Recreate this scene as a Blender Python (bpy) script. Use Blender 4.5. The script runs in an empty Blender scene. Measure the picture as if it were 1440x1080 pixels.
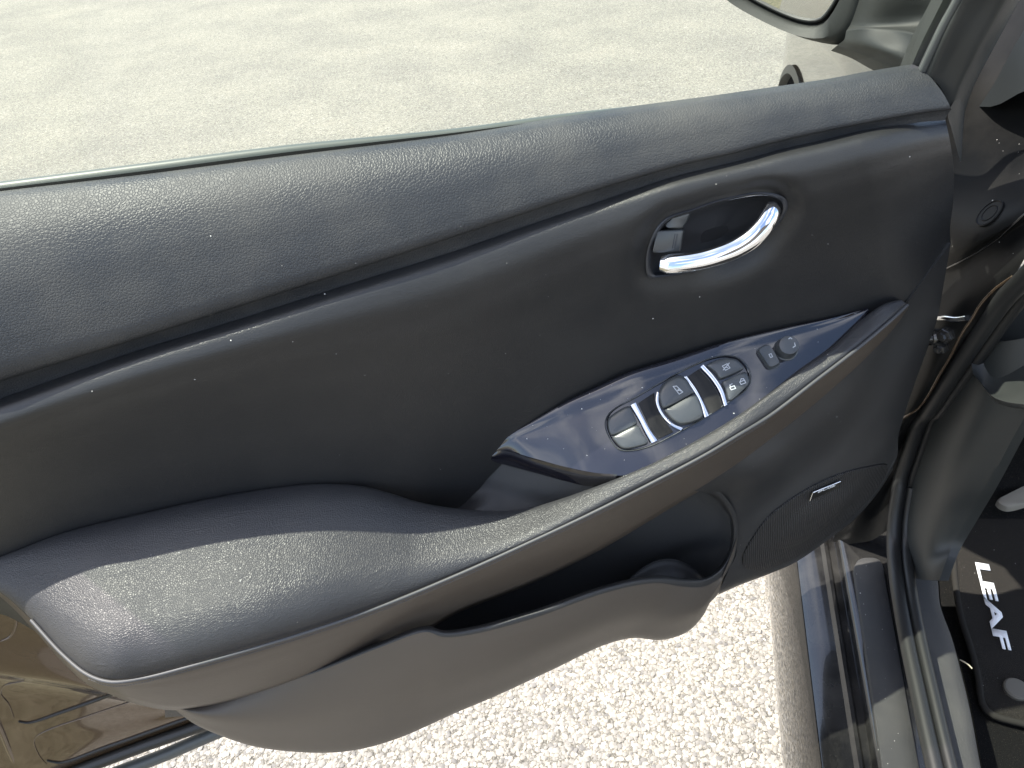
import bpy, bmesh, math, random
import numpy as np
from mathutils import Vector, Matrix
from mathutils.bvhtree import BVHTree
random.seed(7); np.random.seed(7)
scene = bpy.context.scene
COL = scene.collection

# ------------------------------------------------------------------ camera, sky, sun, exposure
# World axes follow the open door: x along the door towards its hinges, y away from the cabin, z up.
CAM = np.array([-.52, -.58, .30]); YAW, PITCH, ROLL = map(math.radians, (6, 38, -6)); FPX = 1082.
CF = np.array([math.sin(YAW)*math.cos(PITCH), math.cos(YAW)*math.cos(PITCH), -math.sin(PITCH)])
_r = np.array([math.cos(YAW), -math.sin(YAW), 0.]); _u = np.cross(_r, CF)
CR_ = math.cos(ROLL)*_r + math.sin(ROLL)*_u; CU = -math.sin(ROLL)*_r + math.cos(ROLL)*_u
cd = bpy.data.cameras.new('camera'); cam = bpy.data.objects.new('camera', cd); COL.objects.link(cam)
cd.sensor_width = 36; cd.lens = 36*FPX/1440; cd.clip_start = .01; cd.clip_end = 500
M = Matrix.Identity(4)
for i in range(3):
    M[i][0] = CR_[i]; M[i][1] = CU[i]; M[i][2] = -CF[i]; M[i][3] = CAM[i]
cam.matrix_world = M; scene.camera = cam

FW = np.array([.35, .9367, 0.]); LF = np.array([-.9367, .35, 0.])      # the car's forward and left, seen in door axes
SUN_EL = math.radians(64); az = LF - .03*FW; az /= np.linalg.norm(az)
SUN = np.array([az[0]*math.cos(SUN_EL), az[1]*math.cos(SUN_EL), math.sin(SUN_EL)])
w = bpy.data.worlds.new('World'); scene.world = w; w.use_nodes = True
nt = w.node_tree; bg = nt.nodes['Background']
sky = nt.nodes.new('ShaderNodeTexSky'); sky.sky_type = 'NISHITA'; sky.sun_disc = False
sky.sun_elevation = SUN_EL; sky.sun_rotation = math.atan2(SUN[0], SUN[1]); sky.dust_density = 2.0
# scattered thin cloud all over the sky
tcw = nt.nodes.new('ShaderNodeTexCoord'); cn = nt.nodes.new('ShaderNodeTexNoise'); cn.inputs['Scale'].default_value = 2.6; cn.inputs['Detail'].default_value = 7; cn.inputs['Distortion'].default_value = .5
crp = nt.nodes.new('ShaderNodeValToRGB'); crp.color_ramp.elements[0].position = .50; crp.color_ramp.elements[0].color = (0, 0, 0, 1); crp.color_ramp.elements[1].position = .70; crp.color_ramp.elements[1].color = (.8, .8, .8, 1)
cmx = nt.nodes.new('ShaderNodeMix'); cmx.data_type = 'RGBA'; cmx.inputs[7].default_value = (10, 10, 10.2, 1)
nt.links.new(tcw.outputs['Generated'], cn.inputs['Vector']); nt.links.new(cn.outputs['Fac'], crp.inputs[0]); nt.links.new(crp.outputs[0], cmx.inputs[0]); nt.links.new(sky.outputs[0], cmx.inputs[6])
nt.links.new(cmx.outputs[2], bg.inputs[0]); bg.inputs[1].default_value = .12
sl = bpy.data.lights.new('sun', 'SUN'); sl.energy = 4.0; sl.angle = math.radians(.5); sl.color = (1, .95, .86)
so = bpy.data.objects.new('sun', sl); COL.objects.link(so)
so.rotation_euler = Vector(SUN).to_track_quat('Z', 'Y').to_euler()
vs = scene.view_settings; vs.view_transform = 'Standard'; vs.look = 'None'; vs.gamma = 1; vs.exposure = 1.55
vs.use_curve_mapping = False
scene.cycles.max_bounces = 10; scene.cycles.transparent_max_bounces = 12

GROUND_Z = -1.0

# ------------------------------------------------------------------ helpers
def ray(px, py):
    return CF + (px-720)/FPX*CR_ - (py-540)/FPX*CU
def aty(px, py, y):
    d = ray(px, py); return CAM + d*((y-CAM[1])/d[1])
def atz(px, py, z):
    d = ray(px, py); return CAM + d*((z-CAM[2])/d[2])
def atplane(px, py, p, n):
    d = ray(px, py); return CAM + d*(np.dot(np.asarray(p)-CAM, n)/np.dot(d, n))
def to_px(P):
    d = np.asarray(P)-CAM; z = d@CF
    return 720+FPX*(d@CR_)/z, 540-FPX*(d@CU)/z

def spline(pts, n, closed=False):
    """n samples evenly spaced along a cubic spline through the rows of pts"""
    P = np.asarray(pts, float)
    if closed: P = np.vstack([P[-2:], P, P[:3]])
    d = np.sqrt(np.linalg.norm(np.diff(P[:, :2] if P.shape[1] > 1 else P, axis=0), axis=1)+1e-9)
    t = np.concatenate([[0], np.cumsum(d)])
    m = np.zeros_like(P)
    m[1:-1] = ((P[1:-1]-P[:-2])/d[:-1, None]*d[1:, None] + (P[2:]-P[1:-1])/d[1:, None]*d[:-1, None])/(d[:-1]+d[1:])[:, None]
    m[0] = (P[1]-P[0])/d[0]; m[-1] = (P[-1]-P[-2])/d[-1]
    a, b = (t[2], t[-3]) if closed else (t[0], t[-1])
    def ev(s):
        i = np.clip(np.searchsorted(t, s, 'right')-1, 0, len(d)-1); h = d[i][:, None]; u = ((s-t[i])/d[i])[:, None]
        return ((2*u**3-3*u**2+1)*P[i] + (u**3-2*u**2+u)*h*m[i] + (-2*u**3+3*u**2)*P[i+1] + (u**3-u**2)*h*m[i+1])
    s = np.linspace(a, b, 800); Q = ev(s)
    L = np.concatenate([[0], np.cumsum(np.linalg.norm(np.diff(Q[:, :2], axis=0), axis=1))])
    return ev(np.interp(np.linspace(0, L[-1], n+1 if closed else n), L, s))[:n]

def row(pts, n): return spline(pts, n)
def mix(A, B, f, y=None, dy=0.):
    R = A*(1-f)+B*f
    if y is not None: R[:, 2] = y
    R[:, 2] += dy
    return R
def to3(R): return np.array([aty(*q) for q in R])

def link(name, verts, faces, mat, parent=None, smooth=True, sharp=40):
    me = bpy.data.meshes.new(name); me.from_pydata([tuple(map(float, v)) for v in verts], [], faces); me.update()
    return link_me(name, me, mat, parent, smooth, sharp)
def link_me(name, me, mat, parent=None, smooth=True, sharp=40):
    if smooth:
        for p in me.polygons: p.use_smooth = True
        me.set_sharp_from_angle(angle=math.radians(sharp))
    o = bpy.data.objects.new(name, me); COL.objects.link(o)
    if mat: me.materials.append(MAT[mat])
    if parent is not None: attach(o, parent)
    return o
BASE = {}
def depth(o): return 1 if o.parent is None else 1+depth(o.parent)
def attach(o, parent):
    while depth(parent) > 2: parent = parent.parent
    o.parent = parent; o.matrix_parent_inverse = Matrix.Translation(BASE.get(parent.name, (0, 0, 0))).inverted()
def thing(name, label, cat, loc):
    o = bpy.data.objects.new(name, None); COL.objects.link(o); o.location = loc; o.empty_display_size = .05
    BASE[o.name] = tuple(loc); o['label'] = label; o['category'] = cat
    return o
def tag(o, label, cat=None, group=None, kind=None):
    o['label'] = label
    if cat: o['category'] = cat
    if group: o['group'] = group
    if kind: o['kind'] = kind
    return o

def grid3(rows3, per):
    """smooth surface through successive 3-D rows -> array (nv, nu, 3)"""
    R = np.array(rows3); K = len(R)
    d = np.maximum(np.linalg.norm(np.diff(R, axis=0), axis=2).mean(axis=1), 1e-6)
    m = np.zeros_like(R)
    for k in range(K):
        if k == 0: m[k] = (R[1]-R[0])/d[0]
        elif k == K-1: m[k] = (R[-1]-R[-2])/d[-1]
        else: m[k] = ((R[k]-R[k-1])/d[k-1]*d[k] + (R[k+1]-R[k])/d[k]*d[k-1])/(d[k-1]+d[k])
    out = []
    for k in range(K-1):
        n = per[k] if isinstance(per, (list, tuple)) else per
        for j in range(n + (k == K-2)):
            u = j/n; h = d[k]
            out.append((2*u**3-3*u**2+1)*R[k]+(u**3-2*u**2+u)*h*m[k]+(-2*u**3+3*u**2)*R[k+1]+(u**3-u**2)*h*m[k+1])
    return np.array(out)

def mesh_grid(name, G, mat, parent, skirt=0., keep=None, sdir=(0, 1, 0), sharp=40):
    nv, nu = G.shape[:2]
    V = list(G.reshape(-1, 3)); F = []
    for j in range(nv-1):
        for i in range(nu-1):
            a = j*nu+i; q = (a, a+1, a+nu+1, a+nu)
            if keep is None or keep(G[j, i]/4+G[j+1, i]/4+G[j, i+1]/4+G[j+1, i+1]/4): F.append(q)
    jm, im = nv//2, nu//2
    n = np.cross(G[jm, min(im+1, nu-1)]-G[jm, im-1], G[min(jm+1, nv-1), im]-G[jm-1, im])
    if np.dot(n, CAM-G[jm, im]) < 0: F = [f[::-1] for f in F]; flip = True
    else: flip = False
    if skirt:
        ring = [i for i in range(nu)] + [j*nu+nu-1 for j in range(1, nv)] + [(nv-1)*nu+i for i in range(nu-2, -1, -1)] + [j*nu for j in range(nv-2, 0, -1)]
        o0 = len(V); sd = np.array(sdir)*skirt
        for r in ring: V.append(np.array(V[r])+sd)
        m = len(ring)
        for k in range(m):
            q = (ring[k], o0+k, o0+(k+1) % m, ring[(k+1) % m])
            F.append(q[::-1] if flip else q)
    return link(name, V, F, mat, parent, sharp=sharp)
def surf(name, rows, mat, parent, per=6, skirt=0., keep=None, sdir=(0, 1, 0), post=None, sharp=40):
    G = grid3([to3(r) for r in rows], per)
    if post is not None: G = post(G)
    return mesh_grid(name, G, mat, parent, skirt, keep, sdir, sharp)

def bvh_of(o):
    return BVHTree.FromPolygons([v.co[:] for v in o.data.vertices], [p.vertices[:] for p in o.data.polygons])
def hit(bv, px, py):
    d = Vector(ray(px, py)); p, n, i, t = bv.ray_cast(Vector(CAM), d)
    if p is None: return None
    if n.dot(d) > 0: n = -n
    return np.array(p), np.array(n)

def pillow(name, outline, bv, prof, mat, parent, n=64, smooth_outline=True, N=None, sharp=35):
    """a cap standing on a surface: the closed outline, then rings (scale towards the middle, height)"""
    O = spline(outline, n, True) if smooth_outline else np.asarray(outline, float)
    n = len(O)
    H = [hit(bv, q[0], q[1]) for q in O]
    good = [h for h in H if h is not None]
    if N is None: N = np.mean([h[1] for h in good], axis=0); N /= np.linalg.norm(N)
    c0 = np.mean([h[0] for h in good], axis=0)
    P = np.array([h[0] if h is not None else atplane(q[0], q[1], c0, N) for h, q in zip(H, O)])
    c = P.mean(axis=0); V = []; F = []
    for s, h in prof: V += list(c+(P-c)*s+N*h)
    for k in range(len(prof)-1):
        for i in range(n):
            j = (i+1) % n; F.append((k*n+i, k*n+j, (k+1)*n+j, (k+1)*n+i))
    V.append(c+N*prof[-1][1]); k = len(prof)-1
    for i in range(n): F.append((k*n+i, k*n+(i+1) % n, len(V)-1))
    # orientation
    a = np.cross(P[1]-P[0], c-P[0])
    if np.dot(a, N) < 0: F = [f[::-1] for f in F]
    return link(name, V, F, mat, parent, sharp=sharp)

def tube(name, P, r, mat, parent=None, k=10, squash=None, caps=True):
    """tube along 3-D points; r a number or one per point; squash=(axis vector, factor)"""
    P = np.asarray(P, float); n = len(P); r = np.full(n, r) if np.isscalar(r) else np.asarray(r, float)
    T = np.gradient(P, axis=0); T /= np.linalg.norm(T, axis=1)[:, None]
    ref = np.array([0, 0, 1.]) if abs(T[0][2]) < .9 else np.array([0, 1., 0])
    V = []; F = []
    if squash is not None: ref = np.asarray(squash[0], float)
    for i in range(n):
        a = ref-T[i]*np.dot(ref, T[i]); a /= np.linalg.norm(a); b = np.cross(T[i], a)
        if squash is None: ref = a
        for j in range(k):
            th = 2*math.pi*j/k; f = squash[1] if squash is not None else 1
            V.append(P[i]+r[i]*(a*math.cos(th)*f+b*math.sin(th)))
    for i in range(n-1):
        for j in range(k):
            j2 = (j+1) % k; F.append((i*k+j, i*k+j2, (i+1)*k+j2, (i+1)*k+j))
    if caps: F.append(tuple(range(k-1, -1, -1))); F.append(tuple((n-1)*k+j for j in range(k)))
    return link(name, V, F, mat, parent, sharp=60)

def stroke(name, lines, bv, wpx, mat, parent, off=.0004, closed=False):
    """thin raised ribbons lying on a surface (printed signs): a list of pixel polylines"""
    V = []; F = []
    for ln in lines:
        L = np.asarray(ln, float)
        for a, b in zip(L[:-1], L[1:]):
            d = (b-a)/max(np.linalg.norm(b-a), 1e-6); nn = np.array([-d[1], d[0]])*wpx/2; e = d*wpx/2
            qs = [a-e+nn, b+e+nn, b+e-nn, a-e-nn]; o = len(V); ok = True; pts = []
            for q in qs:
                h = hit(bv, *q)
                if h is None: ok = False; break
                pts.append(h[0]+h[1]*off)
            if ok: V += pts; F.append((o, o+1, o+2, o+3))
    return link(name, V, F, mat, parent, smooth=False) if F else None

# ------------------------------------------------------------------ materials
MAT = {}
def new_mat(name):
    m = bpy.data.materials.new(name); m.use_nodes = True; MAT[name] = m
    t = m.node_tree; return m, t, t.nodes['Principled BSDF']
def N_(t, typ, **kw):
    n = t.nodes.new(typ)
    for k, v in kw.items():
        if k.startswith('i_'):
            key = k[2:]; n.inputs[int(key) if key.isdigit() else key.replace('_', ' ')].default_value = v
        else: setattr(n, k, v)
    return n
def coords(t, scale=(1, 1, 1), rot=(0, 0, 0)):
    c = t.nodes.new('ShaderNodeTexCoord'); mp = N_(t, 'ShaderNodeMapping'); mp.inputs['Scale'].default_value = scale; mp.inputs['Rotation'].default_value = rot
    t.links.new(c.outputs['Object'], mp.inputs['Vector']); return mp.outputs[0]
def ramp(t, src, stops):
    r = t.nodes.new('ShaderNodeValToRGB'); e = r.color_ramp.elements
    while len(e) < len(stops): e.new(.5)
    for k, (p, c) in enumerate(stops):
        e[k].position = p; e[k].color = (*c, 1) if not np.isscalar(c) else (c, c, c, 1)
    t.links.new(src, r.inputs[0]); return r.outputs[0]
def bump(t, h, bs, strength, dist, prev=None):
    b = N_(t, 'ShaderNodeBump', i_Strength=strength, i_Distance=dist); t.links.new(h, b.inputs['Height'])
    if prev is not None: t.links.new(prev, b.inputs['Normal'])
    return b.outputs[0]
def plain(name, col, rough, metal=0., spec=.5, coat=0.):
    m, t, b = new_mat(name); b.inputs['Base Color'].default_value = (*col, 1); b.inputs['Roughness'].default_value = rough
    b.inputs['Metallic'].default_value = metal; b.inputs['Specular IOR Level'].default_value = spec; b.inputs['Coat Weight'].default_value = coat
    return m, t, b
def dusty(t, b, col, rough, amt=.5, dust=(.16, .15, .13)):
    """uneven dust film: patches a little paler and duller"""
    v = coords(t); n = N_(t, 'ShaderNodeTexNoise', i_Scale=9., i_Detail=6., i_Roughness=.62); t.links.new(v, n.inputs['Vector'])
    f = ramp(t, n.outputs['Fac'], [(.42, 0.), (.78, amt)])
    n2 = N_(t, 'ShaderNodeTexNoise', i_Scale=900., i_Detail=2.); t.links.new(v, n2.inputs['Vector'])
    sp = ramp(t, n2.outputs['Fac'], [(.66, 0.), (.74, amt)])
    mx = N_(t, 'ShaderNodeMath', operation='MAXIMUM'); t.links.new(f, mx.inputs[0]); t.links.new(sp, mx.inputs[1])
    m = N_(t, 'ShaderNodeMix', data_type='RGBA'); m.inputs[6].default_value = (*col, 1); m.inputs[7].default_value = (*dust, 1)
    m2 = N_(t, 'ShaderNodeMath', operation='MULTIPLY', i_1=.25); t.links.new(mx.outputs[0], m2.inputs[0])
    t.links.new(m2.outputs[0], m.inputs[0]); t.links.new(m.outputs[2], b.inputs['Base Color'])
    r = N_(t, 'ShaderNodeMapRange', i_3=rough, i_4=min(1, rough+.18)); t.links.new(f, r.inputs[0]); t.links.new(r.outputs[0], b.inputs['Roughness'])

def leather(name, col, rough, cell, strength, wrinkle=0., amt=.5, stretch=(1, 1, 1)):
    m, t, b = plain(name, col, rough)
    dusty(t, b, col, rough, amt)
    v = coords(t, stretch)
    nz = N_(t, 'ShaderNodeTexNoise', i_Scale=cell*.6, i_Detail=2.); t.links.new(v, nz.inputs['Vector'])
    ad = N_(t, 'ShaderNodeMix', data_type='RGBA', blend_type='ADD'); ad.inputs[0].default_value = .6/cell
    t.links.new(v, ad.inputs[6]); t.links.new(nz.outputs['Color'], ad.inputs[7])
    vo = N_(t, 'ShaderNodeTexVoronoi', feature='DISTANCE_TO_EDGE', i_Scale=cell); t.links.new(ad.outputs[2], vo.inputs['Vector'])
    h = ramp(t, vo.outputs['Distance'], [(0, 0.), (.22, 1.)])
    p = bump(t, h, b, strength, .0006)
    if wrinkle:
        wv = coords(t, (40, 90, 150), (0, .45, 0)); wn = N_(t, 'ShaderNodeTexNoise', noise_type='RIDGED_MULTIFRACTAL', i_Scale=1.5, i_Detail=5., i_Distortion=1.2)
        t.links.new(wv, wn.inputs['Vector']); p = bump(t, wn.outputs['Fac'], b, wrinkle, .0008, p)
    t.links.new(p, b.inputs['Normal']); return m
leather('pad_leather', (.024, .0265, .030), .50, 430, .34, amt=1.1)
leather('insert_leather', (.019, .0195, .0205), .36, 900, .24, wrinkle=.14, amt=.3)
leather('armrest_leather', (.030, .0305, .033), .42, 560, .36, wrinkle=.34, amt=.4)
leather('hard_plastic', (.026, .0265, .0275), .39, 1500, .30, amt=.4)
leather('satin_plastic', (.022, .0245, .024), .45, 2200, .10, amt=.3)
leather('sill_plastic', (.026, .026, .027), .50, 1200, .5, amt=1.)
leather('bounce_lit_plastic', (.088, .073, .058), .40, 1500, .30, amt=.4)  # hard plastic made paler and warmer: ground bounce put into the colour
leather('bounce_lit_leather', (.072, .058, .046), .38, 900, .18, wrinkle=.10, amt=.3)  # armrest's lower face, warm light from the ground painted into its colour
plain('recess_plastic', (.042, .045, .052), .38)
plain('pocket_liner', (.05, .051, .052), .42)
m, t, b = plain('gloss_black', (.008, .008, .013), .07, spec=.7, coat=.7); dusty(t, b, (.008, .008, .013), .06, .35)
plain('chrome', (.86, .87, .9), .06, metal=1.)
plain('satin_chrome', (.75, .76, .78), .16, metal=1.)
plain('button_plastic', (.048, .053, .056), .32, spec=.7)
plain('sign_print', (.42, .44, .46), .5)
leather('mirror_plastic', (.009, .0105, .010), .62, 2200, .1, amt=.3)
m, t, b = plain('insert_black', (.004, .004, .004), .3, spec=.25); dusty(t, b, (.004, .004, .004), .28, .8)
m, t, b = plain('pillar_black', (.004, .0042, .0044), .42, spec=.12); dusty(t, b, (.004, .0042, .0044), .42, .3)
plain('rocker_paint', (.008, .007, .006), .02, spec=.5, coat=.3)
plain('belt_rubber', (.06, .07, .065), .45)
plain('white_print', (.72, .74, .76), .5)
plain('rubber', (.012, .0125, .0125), .48)
plain('rubber_grey', (.075, .08, .078), .45)
plain('thread', (.075, .075, .08), .6)
plain('piping_leather', (.058, .059, .062), .55)
plain('dust_white', (.75, .74, .7), .8)
plain('mirror', (.86, .88, .88), .005, metal=1.)
plain('dark_void', (.004, .004, .004), .9, spec=0.)
plain('dash_black', (.012, .014, .0145), .6, spec=.15)
m, t, b = plain('black_paint', (.006, .006, .0065), .09, coat=.5); dusty(t, b, (.006, .006, .0065), .16, .7, (.22, .21, .19))
# brown-black metallic car paint
m, t, b = plain('car_paint', (.075, .048, .027), .22, metal=.35, coat=1.); b.inputs['Coat Roughness'].default_value = .05
v = coords(t); n = N_(t, 'ShaderNodeTexNoise', i_Scale=60., i_Detail=4., i_Roughness=.7, i_Distortion=.8); t.links.new(v, n.inputs['Vector'])
t.links.new(bump(t, n.outputs['Fac'], b, .18, .002), b.inputs['Normal'])
m, t, b = plain('fender_paint', (.028, .021, .016), .2, metal=.35, coat=1.); b.inputs['Coat Roughness'].default_value = .03
# speaker cloth: fine pressed ribs
m, t, b = plain('grille', (.010, .010, .011), .5)
v = coords(t, (1, 1, 1), (0, .12, 0)); wv = N_(t, 'ShaderNodeTexWave', bands_direction='X', i_Scale=125., i_Distortion=.15); t.links.new(v, wv.inputs['Vector'])
wz = N_(t, 'ShaderNodeTexWave', bands_direction='Z', i_Scale=160.); t.links.new(v, wz.inputs['Vector'])
ml = N_(t, 'ShaderNodeMath', operation='MULTIPLY_ADD', i_1=.4); t.links.new(wz.outputs['Fac'], ml.inputs[0]); t.links.new(wv.outputs['Fac'], ml.inputs[2])
t.links.new(bump(t, ml.outputs[0], b, .9, .0012), b.inputs['Normal'])
t.links.new(ramp(t, wv.outputs['Fac'], [(.15, (.004, .004, .004)), (.8, (.032, .031, .031))]), b.inputs['Base Color'])
# carpets
def carpet(name, lo, hi, sc):
    m, t, b = plain(name, lo, .95, spec=.03); v = coords(t)
    n = N_(t, 'ShaderNodeTexNoise', i_Scale=sc, i_Detail=3., i_Roughness=.8); t.links.new(v, n.inputs['Vector'])
    n2 = N_(t, 'ShaderNodeTexNoise', i_Scale=1400., i_Detail=1.); t.links.new(v, n2.inputs['Vector'])
    a = ramp(t, n.outputs['Fac'], [(.3, lo), (.7, hi)]); s = ramp(t, n2.outputs['Fac'], [(.70, 0.), (.76, 1.)])
    mx = N_(t, 'ShaderNodeMix', data_type='RGBA'); mx.inputs[7].default_value = (.22, .19, .14, 1); t.links.new(s, mx.inputs[0]); t.links.new(a, mx.inputs[6])
    t.links.new(mx.outputs[2], b.inputs['Base Color']); t.links.new(bump(t, n.outputs['Fac'], b, 1., .003), b.inputs['Normal'])
carpet('mat_carpet', (.016, .015, .0135), (.048, .045, .041), 900)
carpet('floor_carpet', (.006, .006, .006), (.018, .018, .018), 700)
# window glass: slightly green, see-through for light as well
m = bpy.data.materials.new('window_glass'); m.use_nodes = True; MAT['window_glass'] = m; t = m.node_tree; t.nodes.clear()
o_ = t.nodes.new('ShaderNodeOutputMaterial'); tr = N_(t, 'ShaderNodeBsdfTransparent'); tr.inputs[0].default_value = (.90, .955, .885, 1)
gl = N_(t, 'ShaderNodeBsdfGlossy'); gl.inputs['Roughness'].default_value = .01
geo = t.nodes.new('ShaderNodeNewGeometry'); dt = N_(t, 'ShaderNodeVectorMath', operation='DOT_PRODUCT'); t.links.new(geo.outputs['Normal'], dt.inputs[0]); t.links.new(geo.outputs['Incoming'], dt.inputs[1])
ab = N_(t, 'ShaderNodeMath', operation='ABSOLUTE'); t.links.new(dt.outputs['Value'], ab.inputs[0]); om = N_(t, 'ShaderNodeMath', operation='SUBTRACT', i_0=1.); t.links.new(ab.outputs[0], om.inputs[1])
pw = N_(t, 'ShaderNodeMath', operation='POWER', i_1=5.); t.links.new(om.outputs[0], pw.inputs[0]); fr = N_(t, 'ShaderNodeMath', operation='MULTIPLY_ADD', i_1=.92, i_2=.06); t.links.new(pw.outputs[0], fr.inputs[0])
ms = t.nodes.new('ShaderNodeMixShader')
t.links.new(fr.outputs[0], ms.inputs[0]); t.links.new(tr.outputs[0], ms.inputs[1]); t.links.new(gl.outputs[0], ms.inputs[2]); t.links.new(ms.outputs[0], o_.inputs[0])
# stone-chip asphalt
m, t, b = plain('asphalt_chips', (.4, .39, .36), .75, spec=.3); v = coords(t)
vo = N_(t, 'ShaderNodeTexVoronoi', i_Scale=170., i_Randomness=1.); ve = N_(t, 'ShaderNodeTexVoronoi', feature='DISTANCE_TO_EDGE', i_Scale=170.)
nw = N_(t, 'ShaderNodeTexNoise', i_Scale=160., i_Detail=3.); t.links.new(v, nw.inputs['Vector'])
ad = N_(t, 'ShaderNodeMix', data_type='RGBA', blend_type='ADD'); ad.inputs[0].default_value = .010; t.links.new(v, ad.inputs[6]); t.links.new(nw.outputs['Color'], ad.inputs[7])
t.links.new(ad.outputs[2], vo.inputs['Vector']); t.links.new(ad.outputs[2], ve.inputs['Vector'])
sep = t.nodes.new('ShaderNodeSeparateColor'); t.links.new(vo.outputs['Color'], sep.inputs[0])
stone = ramp(t, sep.outputs[0], [(0, (.15, .142, .125)), (.2, (.235, .222, .197)), (.6, (.30, .284, .254)), (.85, (.35, .322, .275)), (1, (.42, .402, .37))])
gap = ramp(t, ve.outputs['Distance'], [(.0, (.5, .49, .47)), (.10, (1, 1, 1))])
mm = N_(t, 'ShaderNodeMix', data_type='RGBA', blend_type='MULTIPLY'); mm.inputs[0].default_value = 1.; t.links.new(stone, mm.inputs[6]); t.links.new(gap, mm.inputs[7])
nb = N_(t, 'ShaderNodeTexNoise', i_Scale=2.2, i_Detail=4.); t.links.new(v, nb.inputs['Vector'])
pt = ramp(t, nb.outputs['Fac'], [(.32, (.86, .86, .87)), (.55, (1., 1., .99)), (.72, (1.10, 1.09, 1.07))])
m3 = N_(t, 'ShaderNodeMix', data_type='RGBA', blend_type='MULTIPLY'); m3.inputs[0].default_value = 1.; t.links.new(mm.outputs[2], m3.inputs[6]); t.links.new(pt, m3.inputs[7])
t.links.new(m3.outputs[2], b.inputs['Base Color'])
hh = ramp(t, ve.outputs['Distance'], [(0, 0.), (.3, 1.)]); p1 = bump(t, hh, b, .7, .004); p2 = bump(t, nw.outputs['Fac'], b, .5, .003, p1); t.links.new(p2, b.inputs['Normal'])

# ------------------------------------------------------------------ ground
bm = bmesh.new(); bmesh.ops.create_grid(bm, x_segments=2, y_segments=2, size=90)
for v_ in bm.verts: v_.co.z = GROUND_Z
me = bpy.data.meshes.new('ground'); bm.to_mesh(me); bm.free()
ground = link_me('ground', me, 'asphalt_chips', smooth=False); tag(ground, 'pale sunlit stone chip asphalt under the open car door', kind='structure')

m, t, b = plain('verge_grass', (.10, .12, .03), .9, spec=.1); v = coords(t); n = N_(t, 'ShaderNodeTexNoise', i_Scale=40., i_Detail=5.); t.links.new(v, n.inputs['Vector'])
t.links.new(ramp(t, n.outputs['Fac'], [(.3, (.085, .082, .05)), (.7, (.19, .168, .115))]), b.inputs['Base Color']); t.links.new(bump(t, n.outputs['Fac'], b, 1., .04), b.inputs['Normal'])
gv = link('grass_verge', [(-12, -4, GROUND_Z+.01), (-1.3, -4, GROUND_Z+.01), (-1.3, 1.1, GROUND_Z+.01), (-12, 1.2, GROUND_Z+.01)], [(0, 1, 2, 3)], 'verge_grass', smooth=False); tag(gv, 'dry green grass verge reflected in the side mirror', kind='structure')
# ------------------------------------------------------------------ the door
car = thing('car', 'dark car with its black trimmed front door standing open', 'car', (-.08, .06, GROUND_Z))
body = car
# ---- metal door shell showing behind the trim, lower left
NSH = 90
s0 = row([(-120, 800, .0), (40, 820, .0), (200, 900, .0), (330, 960, .0)], NSH)
s1 = row([(-120, 925, -.015), (0, 947, -.015), (80, 958, -.015), (156, 973, -.015), (330, 1000, -.015)], NSH)
s1b = row([(-120, 930, -.006), (0, 952, -.006), (80, 963, -.006), (156, 978, -.006), (330, 1004, -.006)], NSH)
s2 = row([(-120, 1160, -.004), (20, 1110, -.004), (120, 1070, -.004), (280, 1010, -.004), (420, 960, -.004)], NSH)
s3_ = row([(-120, 1175, .004), (22, 1125, .004), (124, 1083, .004), (284, 1023, .004), (424, 973, .004)], NSH)
door = surf('door', [s0, mix(s0, s1, .6, dy=.006), s1, mix(s1, s1b, .6, dy=-.001), s1b, mix(s1b, s2, .5, dy=.004), s2, s3_], 'car_paint', car, per=[6, 6, 3, 3, 8, 8, 3], skirt=.02)
door['label'] = 'open front door with black leather trim'
bvd = bvh_of(door)
def rib(pts, r_, mat, name='shell_bead', nn=40):
    q = spline(pts, nn); P = []
    for k in range(nn):
        h_ = hit(bvd, q[k][0], q[k][1])
        if h_ is not None: P.append(h_[0]+h_[1]*.0005)
    return tube(name, P, r_*np.sin(np.linspace(.15, math.pi-.05, len(P)))**.4, mat, door, k=8)
rib([(26, 1014), (40, 1016), (90, 1000), (160, 975), (230, 948)], .0022, 'rubber', 'shell_slot')
rib([(66, 1069), (85, 1072), (150, 1050), (262, 1010), (330, 985)], .0024, 'rubber', 'shell_slot')
rib([(34, 957), (5, 965), (1, 975), (12, 990), (20, 1010)], .0008, 'car_paint')
rib([(200, 981), (120, 1008), (60, 1030), (48, 1040), (55, 1062), (66, 1075)], .0008, 'car_paint')
rib([(23, 860), (22, 880), (14, 895), (0, 902)], .0014, 'car_paint')
# rear edge of the shell and the rubber seal along the bottom
tube('shell_edge', [aty(*q) for q in spline([(-60, 930, .0), (-20, 985, .0), (0, 1022, .0), (14, 1055, .0), (30, 1085, .0), (60, 1110, .0)], 30)], .004, 'car_paint', door, k=10)
tube('bottom_seal', [aty(*q) for q in spline([(60, 1104, -.010), (120, 1080, -.010), (200, 1050, -.010), (284, 1020, -.010), (420, 968, -.010)], 40)], .0075, 'rubber', door, k=12)
tube('bottom_flange', [aty(*q) for q in spline([(90, 1116, -.002), (150, 1092, -.002), (230, 1062, -.002), (300, 1032, -.002), (430, 980, -.002)], 40)], .0085, 'rubber_grey', door, k=12)
NU = 260
BELT = row([(-330, 318, 0), (-90, 288, 0), (0, 276, 0), (194, 253, 0), (400, 226, 0), (640, 196, 0), (780, 174, 0), (891, 157, 0), (1002, 142, 0), (1086, 130, 0), (1180, 116, 0), (1227, 107, 0), (1270, 100, 0), (1296, 96, 0)], NU)
GRV = row([(-330, 648, 0), (-90, 568, 0), (0, 537, 0), (196, 476, 0), (462, 391, 0), (640, 333, 0), (760, 293, 0), (870, 258, 0), (960, 232, 0), (1027, 217, 0), (1093, 200, 0), (1160, 185, 0), (1227, 172, 0), (1293, 160, 0), (1338, 154, 0)], NU)
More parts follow.
